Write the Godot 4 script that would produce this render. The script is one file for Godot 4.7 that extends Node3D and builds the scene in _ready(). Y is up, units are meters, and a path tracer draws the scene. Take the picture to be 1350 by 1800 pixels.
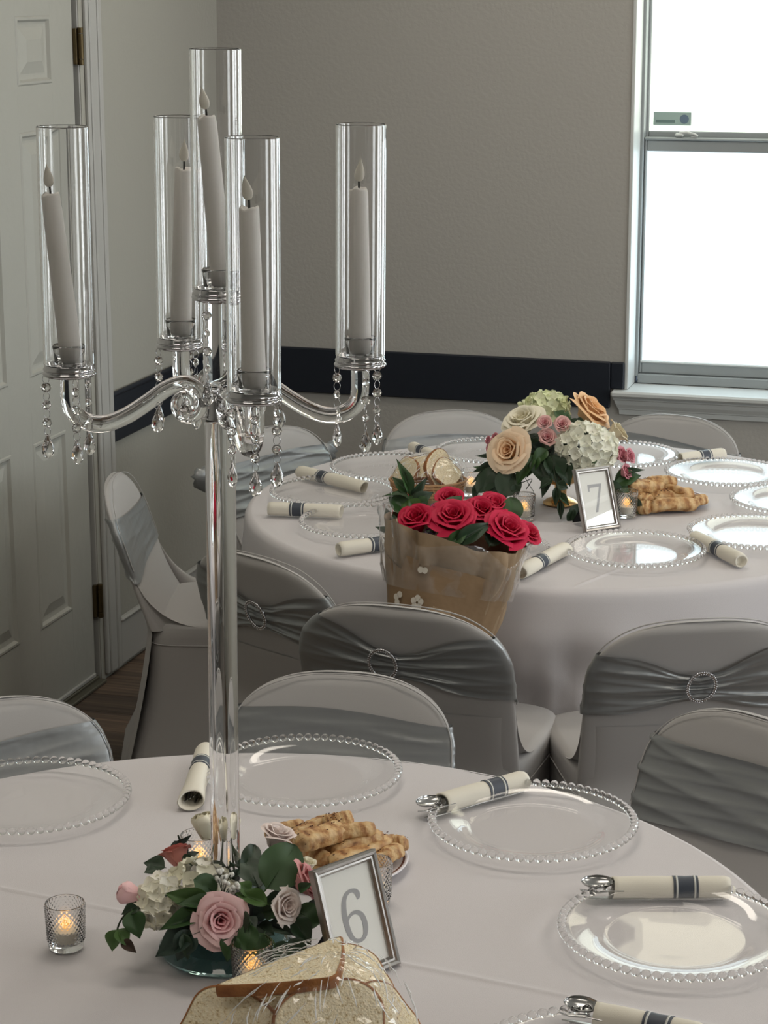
extends Node3D

# ---------------------------------------------------------------- the camera's numbers
const CAM_POS := Vector3(0.0, 2.0574, 0.0)
const CAM_YAW := 0.290005        # radians, turned to the left of the back wall's normal
const CAM_PITCH := -0.241088
const CAM_ROLL := -0.002787
const FOCAL := 3784.24           # pixels of the 1350 x 1800 frame

const X_LEFT := -2.602           # left wall
const Z_BACK := -6.81            # back wall
const X_RIGHT := 3.3
const Z_FRONT := 2.2
const Y_CEIL := 3.1
const TABLE_Y := 0.76
const T6 := Vector3(-0.998, 0.76, -2.56)
const T7 := Vector3(-1.098, 0.76, -5.256)

var cam_basis: Basis
var rng := RandomNumberGenerator.new()
var M := {}
var cached := {}

# ================================================================ helpers: points
func at(x: float, y: float, depth: float) -> Vector3:      # the point of the room that lies so deep along the lens axis
	return CAM_POS + cam_basis * (Vector3((x - 675.0) / FOCAL, (900.0 - y) / FOCAL, -1.0) * depth)

func on_level(x: float, y: float, h: float) -> Vector3:    # where that line of sight meets a level plane
	var d = cam_basis * Vector3((x - 675.0) / FOCAL, (900.0 - y) / FOCAL, -1.0)
	return CAM_POS + d * ((h - CAM_POS.y) / d.y)

func frame_y(dir: Vector3, hint := Vector3(0.31, 0.2, 0.93)) -> Basis:   # a basis whose y runs along dir
	var y = dir.normalized()
	var x = y.cross(hint)
	if x.length() < 0.01:
		x = y.cross(Vector3(1, 0.1, 0))
	x = x.normalized()
	return Basis(x, y, x.cross(y))

# ================================================================ helpers: geometry
class Geo:
	var v := PackedVector3Array()
	var n := PackedVector3Array()
	var uv := PackedVector2Array()
	var c := PackedColorArray()
	var idx := PackedInt32Array()
	var tinted := false

	func grid(rows: Array, close_u := false, close_v := false, colors: Array = [], flip := false) -> void:
		var nr: int = rows.size()
		var nc: int = rows[0].size()
		var base := v.size()
		var nn := PackedVector3Array()
		nn.resize(nr * nc)
		var quads := PackedInt32Array()
		for i in (nr if close_v else nr - 1):
			var i2: int = (i + 1) % nr
			for j in (nc if close_u else nc - 1):
				var j2: int = (j + 1) % nc
				var a: int = i * nc + j
				var b: int = i * nc + j2
				var d: int = i2 * nc + j
				var e: int = i2 * nc + j2
				var pa: Vector3 = rows[i][j]
				var pe: Vector3 = rows[i2][j2]
				var pb: Vector3 = rows[i][j2]
				var pd: Vector3 = rows[i2][j]
				var q := (pe - pa).cross(pd - pb)
				if flip:
					q = -q
				nn[a] += q
				nn[b] += q
				nn[d] += q
				nn[e] += q
				if flip:
					quads.append_array([a, d, b, b, d, e])
				else:
					quads.append_array([a, b, d, b, e, d])
		# front faces run clockwise, so the outward normal is the negative of the counter-clockwise one
		for i in nr:
			for j in nc:
				v.append(rows[i][j])
				var m: Vector3 = nn[i * nc + j]
				n.append((-m).normalized() if m.length_squared() > 1e-24 else Vector3.UP)
				uv.append(Vector2(float(j) / maxf(1.0, nc - 1), float(i) / maxf(1.0, nr - 1)))
				if colors.size():
					c.append(colors[i][j] if colors[0] is Array else colors[i])
		if colors.size():
			tinted = true
		for k in quads:
			idx.append(base + k)

	func poly(pts: Array, out: Vector3) -> void:           # a flat convex face turned towards out
		var m: Vector3 = (pts[1] - pts[0]).cross(pts[2] - pts[0]).normalized()
		var p := pts.duplicate()
		if m.dot(out) > 0.0:
			p.reverse()
		else:
			m = -m
		var base := v.size()
		for q in p:
			v.append(q)
			n.append(m)
			uv.append(Vector2(q.x + q.z, q.y))
		for k in range(1, p.size() - 1):
			idx.append_array([base, base + k, base + k + 1])

	func box(center: Vector3, size: Vector3, b := 0.002, basis := Basis()) -> void:   # a box with chamfered edges
		var h := size / 2.0
		b = minf(b, minf(h.x, minf(h.y, h.z)) * 0.8)
		var P := func(s: Vector3, axis: int) -> Vector3:
			var q := Vector3(s.x * (h.x - b), s.y * (h.y - b), s.z * (h.z - b))
			q[axis] = s[axis] * h[axis]
			return center + basis * q
		for a in 3:
			var e := (a + 1) % 3
			var f := (a + 2) % 3
			for sa in [-1.0, 1.0]:
				var pts := []
				for k in [[-1.0, -1.0], [1.0, -1.0], [1.0, 1.0], [-1.0, 1.0]]:
					var s := Vector3()
					s[a] = sa
					s[e] = k[0]
					s[f] = k[1]
					pts.append(P.call(s, a))
				var o := Vector3()
				o[a] = sa
				poly(pts, basis * o)
				for se in [-1.0, 1.0]:                      # the edge between faces a and e
					var s1 := Vector3()
					s1[a] = sa
					s1[e] = se
					s1[f] = -1.0
					var s2 := s1
					s2[f] = 1.0
					poly([P.call(s1, a), P.call(s2, a), P.call(s2, e), P.call(s1, e)], basis * _no(s1, f))
		for sx in [-1.0, 1.0]:
			for sy in [-1.0, 1.0]:
				for sz in [-1.0, 1.0]:
					var s := Vector3(sx, sy, sz)
					poly([P.call(s, 0), P.call(s, 1), P.call(s, 2)], basis * s)

	func _no(s: Vector3, axis: int) -> Vector3:
		s[axis] = 0.0
		return s

	func lathe(prof: Array, seg := 32, xf := Transform3D(), close_v := false) -> void:
		var rows := []
		for p in prof:
			var r := PackedVector3Array()
			for j in seg:
				var a := TAU * j / seg
				r.append(xf * Vector3(p.x * cos(a), p.y, p.x * sin(a)))
			rows.append(r)
		grid(rows, true, close_v)

	func tube(path: Array, radius, seg := 12, closed := false, caps := true, flat := 1.0) -> void:
		var k := path.size()
		var rows := []
		var t0: Vector3 = (path[1] - path[0]).normalized()
		var x := t0.cross(Vector3(0.12, 0.97, 0.21)).normalized()
		if absf(t0.y) > 0.9:
			x = t0.cross(Vector3(1, 0.1, 0.2)).normalized()
		for i in k:
			var a: Vector3 = path[(i - 1 + k) % k] if closed or i > 0 else path[0]
			var b: Vector3 = path[(i + 1) % k] if closed or i < k - 1 else path[k - 1]
			var t := (b - a).normalized()
			x = (x - t * x.dot(t)).normalized()
			var y := t.cross(x)
			var r: float = radius[i] if radius is Array or radius is PackedFloat32Array else radius
			var row := PackedVector3Array()
			for j in seg:
				var w := TAU * j / seg
				row.append(path[i] + x * cos(w) * r + y * sin(w) * r * flat)
			if caps and not closed and i == 0:
				var e := PackedVector3Array()
				e.resize(seg)
				e.fill(path[0])
				rows.append(e)
			rows.append(row)
			if caps and not closed and i == k - 1:
				var e := PackedVector3Array()
				e.resize(seg)
				e.fill(path[k - 1])
				rows.append(e)
		grid(rows, true, closed)

	func ball(center: Vector3, r: float, seg := 10, rings := 7, s := Vector3.ONE, basis := Basis()) -> void:
		var rows := []
		for i in rings + 1:
			var a := PI * i / rings
			var row := PackedVector3Array()
			for j in seg:
				var b := TAU * j / seg
				row.append(center + basis * (Vector3(sin(a) * cos(b), cos(a), sin(a) * sin(b)) * r * s))
			rows.append(row)
		grid(rows, true)

	func mesh(outward := true) -> ArrayMesh:
		if outward:
			var vol := 0.0
			var mid := Vector3()
			for p in v:
				mid += p
			mid /= maxf(1.0, v.size())
			for k in range(0, idx.size(), 3):
				vol += (v[idx[k]] - mid).dot((v[idx[k + 1]] - mid).cross(v[idx[k + 2]] - mid))
			if vol > 0.0:
				for k in range(0, idx.size(), 3):
					var t := idx[k + 1]
					idx[k + 1] = idx[k + 2]
					idx[k + 2] = t
				for k in n.size():
					n[k] = -n[k]
		var a := []
		a.resize(Mesh.ARRAY_MAX)
		a[Mesh.ARRAY_VERTEX] = v
		a[Mesh.ARRAY_NORMAL] = n
		a[Mesh.ARRAY_TEX_UV] = uv
		if tinted:
			a[Mesh.ARRAY_COLOR] = c
		a[Mesh.ARRAY_INDEX] = idx
		var m := ArrayMesh.new()
		m.add_surface_from_arrays(Mesh.PRIMITIVE_TRIANGLES, a)
		return m

func smooth_path(pts: Array, per := 6) -> Array:           # Catmull-Rom through the points
	var out := []
	var k := pts.size()
	for i in k - 1:
		var p0 = pts[max(i - 1, 0)]
		var p1 = pts[i]
		var p2 = pts[i + 1]
		var p3 = pts[min(i + 2, k - 1)]
		for s in per:
			out.append(p1.cubic_interpolate(p2, p0, p3, float(s) / per))
	out.append(pts[k - 1])
	return out

# ================================================================ helpers: objects
func thing(called: String, label: String, category: String, pos := Vector3.ZERO, group := "") -> Node3D:
	var o := Node3D.new()
	o.name = called
	add_child(o, true)
	o.position = pos
	tag(o, label, category, group)
	return o

func tag(o: Node3D, label: String, category: String, group := "") -> Node3D:
	o.set_meta("label", label)
	o.set_meta("category", category)
	if group:
		o.set_meta("group", group)
	return o

func put(called: String, mesh: Mesh, mat: Material, parent: Node3D = null, xf := Transform3D()) -> MeshInstance3D:
	var o := MeshInstance3D.new()
	o.name = called
	o.mesh = mesh
	o.material_override = mat
	o.transform = xf
	(parent if parent else self).add_child(o, true)
	return o

func struct(called: String, mesh: Mesh, mat: Material) -> MeshInstance3D:
	var o := put(called, mesh, mat)
	o.set_meta("kind", "structure")
	return o

func boxes(list: Array, b := 0.003) -> ArrayMesh:          # [[corner, corner], ...] as one mesh
	var g := Geo.new()
	for q in list:
		g.box((q[0] + q[1]) / 2.0, (q[1] - q[0]).abs(), b)
	return g.mesh()

# ================================================================ materials
func mat(color: Color, rough := 0.7, metal := 0.0) -> StandardMaterial3D:
	var m := StandardMaterial3D.new()
	m.albedo_color = color
	m.roughness = rough
	m.metallic = metal
	return m

func noise_tex(freq: float, size := 256, octaves := 3, as_normal := false, bump := 4.0, ramp: Array = [], kind := FastNoiseLite.TYPE_SIMPLEX_SMOOTH) -> NoiseTexture2D:
	var t := NoiseTexture2D.new()
	var f := FastNoiseLite.new()
	f.seed = 7
	f.noise_type = kind
	f.frequency = freq
	f.fractal_octaves = octaves
	t.noise = f
	t.width = size
	t.height = size
	t.seamless = true
	t.as_normal_map = as_normal
	t.bump_strength = bump
	if ramp.size():
		var g := Gradient.new()
		g.offsets = PackedFloat32Array(ramp[0])
		g.colors = PackedColorArray(ramp[1])
		t.color_ramp = g
	return t

func relief(m: StandardMaterial3D, tex: Texture2D, scale: float, strength := 1.0, world := false) -> StandardMaterial3D:
	m.normal_enabled = true
	m.normal_texture = tex
	m.normal_scale = strength
	m.uv1_triplanar = true
	m.uv1_world_triplanar = world
	m.uv1_scale = Vector3.ONE * scale
	return m

func glass_solid(color := Color(1, 1, 1, 0.0), rough := 0.0) -> StandardMaterial3D:
	var m := mat(color, rough)
	m.refraction_enabled = true
	m.refraction_scale = 0.05
	m.metallic_specular = 0.5
	return m

func glass_thin(alpha := 0.02, rough := 0.02, color := Color(1, 1, 1)) -> StandardMaterial3D:
	var m := mat(Color(color.r, color.g, color.b, alpha), rough)
	m.transparency = BaseMaterial3D.TRANSPARENCY_ALPHA
	m.metallic_specular = 0.5
	return m

func make_materials() -> void:
	var peel := noise_tex(0.035, 256, 3, true, 6.0)
	var weave := noise_tex(0.25, 256, 2, true, 3.0)
	var crumple := noise_tex(0.012, 256, 4, true, 9.0)
	M.wall = relief(mat(Color(0.64, 0.635, 0.605), 0.75), peel, 6.0, 0.12, true)
	M.wall_back = relief(mat(Color(0.645, 0.635, 0.615), 0.75), peel, 6.0, 0.12, true)
	M.ceiling = mat(Color(0.82, 0.82, 0.8), 0.9)
	M.door = relief(mat(Color(0.67, 0.67, 0.645), 0.45), peel, 2.0, 0.08, true)
	M.trim = mat(Color(0.69, 0.69, 0.68), 0.4)
	M.window_trim = mat(Color(0.76, 0.77, 0.765), 0.4)
	M.sash = mat(Color(0.58, 0.60, 0.605), 0.4)
	M.navy = mat(Color(0.055, 0.085, 0.135), 0.5)
	M.seal = mat(Color(0.06, 0.06, 0.06), 0.8)
	M.brass = mat(Color(0.36, 0.31, 0.22), 0.4, 0.85)
	M.threshold = mat(Color(0.42, 0.41, 0.36), 0.45, 0.5)
	M.subfloor = mat(Color(0.22, 0.18, 0.15), 0.8)
	M.plank = []
	for k in 4:
		var base: Color = [Color(0.40, 0.335, 0.285), Color(0.36, 0.30, 0.25), Color(0.43, 0.36, 0.30), Color(0.33, 0.28, 0.24)][k]
		var pm := mat(Color.WHITE, 0.55)
		pm.albedo_texture = grain(base, 11 + k)
		M.plank.append(pm)
	M.cloth = relief(mat(Color(0.80, 0.785, 0.795), 0.85), weave, 9.0, 0.18)
	M.spandex = relief(mat(Color(0.675, 0.665, 0.66), 0.7), weave, 12.0, 0.12)
	M.spandex.rim_enabled = true
	M.spandex.rim = 0.35
	M.satin = relief(mat(Color(0.58, 0.59, 0.595), 0.34, 0.55), crumple, 2.2, 0.12)
	M.satin.rim_enabled = true
	M.satin.rim = 0.4
	M.chrome = mat(Color(0.80, 0.80, 0.81), 0.07, 1.0)
	M.pewter = relief(mat(Color(0.70, 0.685, 0.67), 0.28, 1.0), noise_tex(0.02, 128, 2, true, 3.0), 6.0, 0.2)
	M.steel = mat(Color(0.72, 0.72, 0.72), 0.2, 1.0)
	M.gold = mat(Color(0.80, 0.66, 0.46), 0.25, 1.0)
	M.crystal = glass_solid()
	M.crystal_base = glass_solid(Color(0.76, 0.90, 0.90, 0.08))
	M.bead_glass = glass_solid()
	M.plate_glass = glass_thin(0.03, 0.02, Color(0.95, 0.95, 0.95))
	M.plate_glass.metallic_specular = 0.37
	M.pane_glass = glass_thin(0.02, 0.01)
	M.film = glass_thin(0.02, 0.05)
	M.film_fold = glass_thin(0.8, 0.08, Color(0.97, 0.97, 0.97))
	M.film_soft = glass_thin(0.025, 0.05)
	M.candle = mat(Color(0.97, 0.955, 0.93), 0.5)
	M.wick = mat(Color(0.05, 0.045, 0.04), 0.9)
	M.led_flame = mat(Color(0.93, 0.91, 0.86), 0.4)
	M.led_flame.backlight_enabled = true
	M.led_flame.backlight = Color(0.5, 0.5, 0.48)
	M.flame = mat(Color(1.0, 0.85, 0.55), 0.5)
	M.flame.emission_enabled = true
	M.flame.emission = Color(1.0, 0.72, 0.36)
	M.flame.emission_energy_multiplier = 0.38
	M.tealight = mat(Color(0.88, 0.86, 0.80), 0.6)
	M.napkin = relief(mat(Color(0.87, 0.85, 0.80), 0.8), weave, 14.0, 0.2)
	M.band = mat(Color(0.25, 0.275, 0.32), 0.5)
	M.band_stripe = mat(Color(0.80, 0.80, 0.78), 0.5)
	M.card = mat(Color(0.95, 0.95, 0.93), 0.8)
	M.ink = mat(Color(0.64, 0.64, 0.65), 0.7)
	M.ink_pale = mat(Color(0.70, 0.70, 0.71), 0.7)
	M.black_felt = mat(Color(0.07, 0.07, 0.075), 0.9)
	M.paper_plate = mat(Color(0.88, 0.87, 0.9), 0.5)
	M.plate_line = mat(Color(0.42, 0.25, 0.20), 0.5)
	var crumbs := noise_tex(0.045, 256, 4, false, 1.0, [[0.0, 0.22, 0.34, 1.0], [Color(0.64, 0.54, 0.40), Color(0.85, 0.77, 0.61), Color(0.93, 0.87, 0.74), Color(0.96, 0.92, 0.82)]])
	M.crumb = relief(mat(Color(1, 1, 1), 0.9), noise_tex(0.09, 256, 3, true, 10.0), 12.0, 0.45)
	M.crumb.albedo_texture = crumbs
	M.crust = relief(mat(Color(1, 1, 1), 0.7), noise_tex(0.05, 256, 3, true, 6.0), 9.0, 0.5)
	M.crust.albedo_texture = noise_tex(0.02, 128, 3, false, 1.0, [[0.0, 1.0], [Color(0.48, 0.28, 0.13), Color(0.72, 0.50, 0.28)]])
	M.pastry = relief(mat(Color(1, 1, 1), 0.6), noise_tex(0.04, 256, 4, true, 6.0), 1.3, 0.5)
	M.pastry.albedo_texture = noise_tex(0.009, 256, 4, false, 1.0, [[0.0, 0.30, 0.55, 1.0], [Color(0.40, 0.24, 0.12), Color(0.66, 0.47, 0.28), Color(0.82, 0.68, 0.48), Color(0.92, 0.85, 0.70)]])
	M.pastry_seed = mat(Color(0.30, 0.16, 0.08), 0.8)
	M.filling = relief(mat(Color(0.86, 0.72, 0.50), 0.85), noise_tex(0.08, 128, 3, true, 10.0), 20.0, 0.8)
	M.kraft = relief(mat(Color(0.545, 0.445, 0.335), 0.85), noise_tex(0.015, 256, 4, true, 5.0), 2.5, 0.35)
	M.kraft_inner = relief(mat(Color(0.60, 0.51, 0.405), 0.85), crumple, 2.5, 0.5)
	M.print_white = mat(Color(0.80, 0.77, 0.72), 0.8)
	M.wicker = mat(Color(0.68, 0.53, 0.38), 0.8)
	M.petal = mat(Color(1, 1, 1), 0.65)
	M.petal.vertex_color_use_as_albedo = true
	M.petal.backlight_enabled = true
	M.petal.backlight = Color(0.55, 0.55, 0.55)
	M.leaf = []
	for q in [Color(0.175, 0.30, 0.135), Color(0.12, 0.215, 0.12), Color(0.15, 0.23, 0.19), Color(0.25, 0.38, 0.15)]:
		var lm := mat(q, 0.5)
		lm.backlight_enabled = true
		lm.backlight = Color(0.16, 0.16, 0.16)
		M.leaf.append(lm)
	M.leaf_brown = mat(Color(0.20, 0.13, 0.07), 0.6)
	M.stem = mat(Color(0.13, 0.17, 0.075), 0.7)
	M.foam = mat(Color(0.03, 0.045, 0.035), 0.95)
	M.pane_light = []
	M.sticker = mat(Color(0.62, 0.70, 0.68), 0.7)
	M.sticker_mark = mat(Color(0.42, 0.50, 0.49), 0.7)
	M.sticker_seal = mat(Color(0.40, 0.47, 0.54), 0.7)
	M.crease = M.cloth

func grain(base: Color, s: int) -> ImageTexture:           # wood grain running along u
	var w := 512
	var h := 64
	var im := Image.create(w, h, false, Image.FORMAT_RGB8)
	var f := FastNoiseLite.new()
	f.seed = s
	f.frequency = 0.012
	f.fractal_octaves = 4
	for y in h:
		for x in w:
			var k := f.get_noise_2d(x * 0.45, y * 9.0) * 0.55 + f.get_noise_2d(x * 0.12 + 900, y * 2.2) * 0.5
			var c := base * (1.0 + k * 0.62)
			im.set_pixel(x, y, Color(clampf(c.r, 0, 1), clampf(c.g, 0, 1), clampf(c.b, 0, 1)))
	return ImageTexture.create_from_image(im)

# ================================================================ camera and light
func camera_and_light() -> void:
	var cam := Camera3D.new()
	cam.name = "camera"
	add_child(cam)
	cam.position = CAM_POS
	cam.basis = cam_basis
	cam.fov = rad_to_deg(2.0 * atan(900.0 / FOCAL))
	cam.near = 0.05
	cam.far = 60.0
	cam.current = true
	var env := Environment.new()
	var sky := Sky.new()
	var sm := ProceduralSkyMaterial.new()
	sm.sky_top_color = Color(0.55, 0.68, 0.85)
	sm.sky_horizon_color = Color(0.85, 0.88, 0.9)
	sm.ground_horizon_color = Color(0.6, 0.6, 0.56)
	sm.ground_bottom_color = Color(0.35, 0.35, 0.32)
	sky.sky_material = sm
	env.background_mode = Environment.BG_SKY
	env.sky = sky
	env.tonemap_mode = Environment.TONE_MAPPER_LINEAR
	env.tonemap_exposure = EXPOSURE
	env.sdfgi_enabled = true
	env.ssao_enabled = true
	env.ssil_enabled = true
	var we := WorldEnvironment.new()
	we.name = "world_environment"
	we.environment = env
	add_child(we)
	# daylight that comes through the frosted windows, each as large as its pane
	daylight("window_light", Vector3(-0.763, 1.19, Z_BACK - 0.13), Vector2(0.85, 0.68), Vector3(0, 0, 1), L_BACK, Color(0.87, 0.965, 1.0))
	daylight("window_light", Vector3(-0.763, 1.92, Z_BACK - 0.16), Vector2(0.85, 0.66), Vector3(0, 0, 1), L_BACK * 0.85, Color(0.97, 1.0, 0.95))
	daylight("window_light", Vector3(-0.763, 2.74, Z_BACK - 0.13), Vector2(0.85, 0.42), Vector3(0, 0, 1), L_BACK * 0.8, Color(1.0, 0.98, 0.88))
	daylight("window_light", Vector3(1.6, 1.6, Z_BACK - 0.13), Vector2(0.85, 1.4), Vector3(0, 0, 1), L_BACK, Color(0.95, 0.99, 1.0))
	for z in RIGHT_WINDOWS:
		daylight("window_light", Vector3(X_RIGHT + 0.08, 1.6, z), Vector2(0.85, 1.4), Vector3(-1, 0, 0), L_RIGHT * (0.55 if z > -3.0 else 1.0), Color(0.97, 0.99, 1.0))
	for p in CEILING_PANELS:
		daylight("ceiling_light", Vector3(p.x, Y_CEIL - 0.035, p.y), Vector2(1.16, 0.56), Vector3(0, -1, 0), L_CEIL * (0.5 if p.y > -2.0 else 1.0), Color(1.0, 0.965, 0.91))

const EXPOSURE := 1.6
const L_BACK := 0.95
const L_RIGHT := 5.0
const L_CEIL := 2.9
const RIGHT_WINDOWS := [-5.5, -4.1, -2.0]
const CEILING_PANELS := [Vector2(-1.2, -5.6), Vector2(1.4, -5.6), Vector2(-1.2, -3.2), Vector2(1.4, -3.2), Vector2(-1.2, -1.1), Vector2(1.4, -1.1)]

func daylight(called: String, pos: Vector3, size: Vector2, dir: Vector3, radiance: float, color: Color) -> void:
	var l := AreaLight3D.new()
	l.name = called
	add_child(l, true)
	l.area_size = size
	l.light_color = color
	l.area_normalize_energy = true
	l.light_energy = radiance * size.x * size.y / PI
	l.set("area_range", 30.0)
	l.shadow_enabled = true
	var z := -dir
	var up := Vector3.UP if absf(dir.y) < 0.9 else Vector3(0, 0, 1)
	var x := up.cross(z).normalized()
	l.transform = Transform3D(Basis(x, z.cross(x), z), pos)

# ================================================================ the room
func wall_with_holes(along: Vector3, a0: float, a1: float, y1: float, holes: Array, face: Vector3, thick: float, outn: Vector3) -> ArrayMesh:
	# the wall stands from a0 to a1 along one axis; holes are [from, to, low, high]
	var g := Geo.new()
	var cuts := [a0, a1]
	for h in holes:
		cuts.append_array([h[0], h[1]])
	cuts.sort()
	for i in cuts.size() - 1:
		var p: float = cuts[i]
		var q: float = cuts[i + 1]
		if q - p < 0.001:
			continue
		var spans := [[0.0, y1]]
		for h in holes:
			if h[0] <= p + 0.0005 and h[1] >= q - 0.0005:
				var next := []
				for s in spans:
					if h[2] > s[0]:
						next.append([s[0], minf(h[2], s[1])])
					if h[3] < s[1]:
						next.append([maxf(h[3], s[0]), s[1]])
				spans = next
		for s in spans:
			var c: Vector3 = face + along * ((p + q) / 2.0) + Vector3(0, (s[0] + s[1]) / 2.0, 0) + outn * thick / 2.0
			var size := Vector3(absf(along.x) * (q - p) + absf(outn.x) * thick, s[1] - s[0], absf(along.z) * (q - p) + absf(outn.z) * thick)
			g.box(c, size, 0.0002)
	return g.mesh()

const W1 := [-1.214, -0.312, 0.772, 2.30]      # window_1: left, right, sill, head
const W2 := [-1.214, -0.312, 2.50, 2.98]       # the transom above it
const W3 := [1.15, 2.05, 0.80, 2.35]

func build_room() -> void:
	var back := wall_with_holes(Vector3.RIGHT, X_LEFT, X_RIGHT, Y_CEIL, [W1, W2, W3], Vector3(0, 0, Z_BACK), 0.22, Vector3(0, 0, -1))
	struct("wall_back", back, M.wall_back)
	var door_hole := [-5.72, -4.82, -0.01, 2.10]
	struct("wall_left", wall_with_holes(Vector3(0, 0, 1), Z_BACK - 0.22, Z_FRONT, Y_CEIL, [door_hole], Vector3(X_LEFT, 0, 0), 0.14, Vector3(-1, 0, 0)), M.wall)
	var rh := []
	for z in RIGHT_WINDOWS:
		rh.append([z - 0.45, z + 0.45, 0.8, 2.35])
	struct("wall_right", wall_with_holes(Vector3(0, 0, 1), Z_BACK - 0.22, Z_FRONT, Y_CEIL, rh, Vector3(X_RIGHT, 0, 0), 0.22, Vector3(1, 0, 0)), M.wall)
	struct("wall_front", wall_with_holes(Vector3.RIGHT, X_LEFT, X_RIGHT, Y_CEIL, [], Vector3(0, 0, Z_FRONT), 0.12, Vector3(0, 0, 1)), M.wall)
	struct("ceiling", boxes([[Vector3(X_LEFT - 0.14, Y_CEIL, Z_BACK - 0.22), Vector3(X_RIGHT + 0.22, Y_CEIL + 0.1, Z_FRONT + 0.12)]]), M.ceiling)
	var floor_slab := struct("floor", boxes([[Vector3(X_LEFT - 0.14, -0.12, Z_BACK - 0.22), Vector3(X_RIGHT + 0.22, -0.008, Z_FRONT + 0.12)]]), M.subfloor)
	# floor boards run along the back wall
	var meshes := []
	for L in [1.2, 1.5, 0.9]:
		var g := Geo.new()
		g.box(Vector3(L / 2.0, -0.006, 0), Vector3(L - 0.0015, 0.012, 0.1485), 0.0012)
		for k in g.uv.size():
			g.uv[k] = Vector2(g.v[k].x / 1.5, g.v[k].z / 0.15 + 0.5)
		meshes.append([L, g.mesh()])
	rng.seed = 3
	var z := Z_BACK + 0.075
	var row := 0
	while z < Z_FRONT:
		var x: float = X_LEFT + [0.0, -0.7, -0.35, -1.0][row % 4] + 0.0
		while x < X_RIGHT:
			var m = meshes[(row * 2 + int(x * 3.0 + 20.0)) % 3]
			if x < X_LEFT:
				m = meshes[0]
			put("plank", m[1], M.plank[rng.randi() % 4], floor_slab, Transform3D(Basis(), Vector3(x, 0.0, z)))
			x += m[0]
		z += 0.15
		row += 1
	# the navy rail round the walls
	var rail_b := Geo.new()
	rail_b.box(Vector3((X_LEFT - 1.262) / 2.0, 0.788, Z_BACK + 0.008), Vector3(-1.262 - X_LEFT, 0.153, 0.016), 0.004)
	rail_b.box(Vector3(-1.2395, 0.8205, Z_BACK + 0.008), Vector3(0.045, 0.088, 0.016), 0.004)
	struct("trim_1", rail_b.mesh(), M.navy)
	var rail_l := Geo.new()
	rail_l.box(Vector3(X_LEFT + 0.008, 0.791, (Z_BACK - 5.836) / 2.0 + 0.008), Vector3(0.016, 0.15, -5.836 - Z_BACK - 0.016), 0.004)
	rail_l.tube([Vector3(X_LEFT + 0.013, 0.862, Z_BACK + 0.016), Vector3(X_LEFT + 0.013, 0.862, -5.836)], 0.008, 10)
	struct("trim_2", rail_l.mesh(), M.navy)
	var bl := Geo.new()
	bl.box(Vector3(X_LEFT + 0.007, 0.085, (Z_BACK - 5.845) / 2.0), Vector3(0.014, 0.14, -5.845 - Z_BACK), 0.003)
	bl.box(Vector3(X_LEFT + 0.010, 0.158, (Z_BACK - 5.845) / 2.0), Vector3(0.02, 0.014, -5.845 - Z_BACK), 0.006)
	struct("baseboard_left", bl.mesh(), M.trim)
	var bb := Geo.new()
	bb.box(Vector3((X_LEFT + X_RIGHT) / 2.0, 0.083, Z_BACK + 0.007), Vector3(X_RIGHT - X_LEFT - 0.04, 0.166, 0.014), 0.003)
	struct("baseboard_back", bb.mesh(), M.trim)
	build_door()
	build_window()
	# the windows that light the room from outside the picture
	plain_window("window_2", Vector3((W2[0] + W2[1]) / 2.0, (W2[2] + W2[3]) / 2.0, Z_BACK - 0.15), Vector2(0.9, 0.48), 0.0, Color(1.0, 0.98, 0.88))
	plain_window("window_3", Vector3(1.6, 1.575, Z_BACK - 0.15), Vector2(0.9, 1.55), 0.0, Color(0.95, 0.99, 1.0))
	var k := 4
	for wz in RIGHT_WINDOWS:
		plain_window("window_%d" % k, Vector3(X_RIGHT + 0.1, 1.575, wz), Vector2(0.9, 1.55), -PI / 2.0, Color(0.97, 0.99, 1.0))
		k += 1
	for p in CEILING_PANELS:
		var f := thing("ceiling_light", "flat white ceiling light panel, " + ["left" if p.x < 0 else "right"][0] + " one " + ("over the far table" if p.y < -4.5 else "between the tables" if p.y < -2.0 else "over the near table"), "light", Vector3(p.x, Y_CEIL, p.y), "ceiling light panels")
		var fr := Geo.new()
		for s in [-1.0, 1.0]:
			fr.box(Vector3(0, -0.015, s * 0.29), Vector3(1.22, 0.03, 0.02), 0.003)
			fr.box(Vector3(s * 0.6, -0.015, 0), Vector3(0.02, 0.03, 0.56), 0.003)
		put("frame", fr.mesh(), M.trim, f)
		put("diffuser", boxes([[Vector3(-0.59, -0.018, -0.28), Vector3(0.59, -0.006, 0.28)]]), lit_pane(Color(1.0, 0.96, 0.9), 1.2), f)

func lit_pane(c: Color, k: float) -> StandardMaterial3D:
	var m := mat(c, 0.5)
	m.emission_enabled = true
	m.emission = c
	m.emission_energy_multiplier = k
	return m

func plain_window(called: String, pos: Vector3, size: Vector2, turn: float, c: Color) -> void:
	var o := Node3D.new()
	o.name = called
	add_child(o)
	o.position = pos
	o.rotation.y = turn
	o.set_meta("kind", "structure")
	var g := Geo.new()
	for s in [-1.0, 1.0]:
		g.box(Vector3(s * (size.x / 2.0 - 0.02), 0, 0), Vector3(0.04, size.y, 0.05), 0.003)
		g.box(Vector3(0, s * (size.y / 2.0 - 0.02), 0), Vector3(size.x - 0.08, 0.04, 0.05), 0.003)
	put("window_frame", g.mesh(), M.sash, o)
	put("pane", boxes([[Vector3(-size.x / 2.0 + 0.04, -size.y / 2.0 + 0.04, -0.012), Vector3(size.x / 2.0 - 0.04, size.y / 2.0 - 0.04, -0.006)]]), lit_pane(c, 0.9 if called != "window_2" else 0.6), o)

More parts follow.
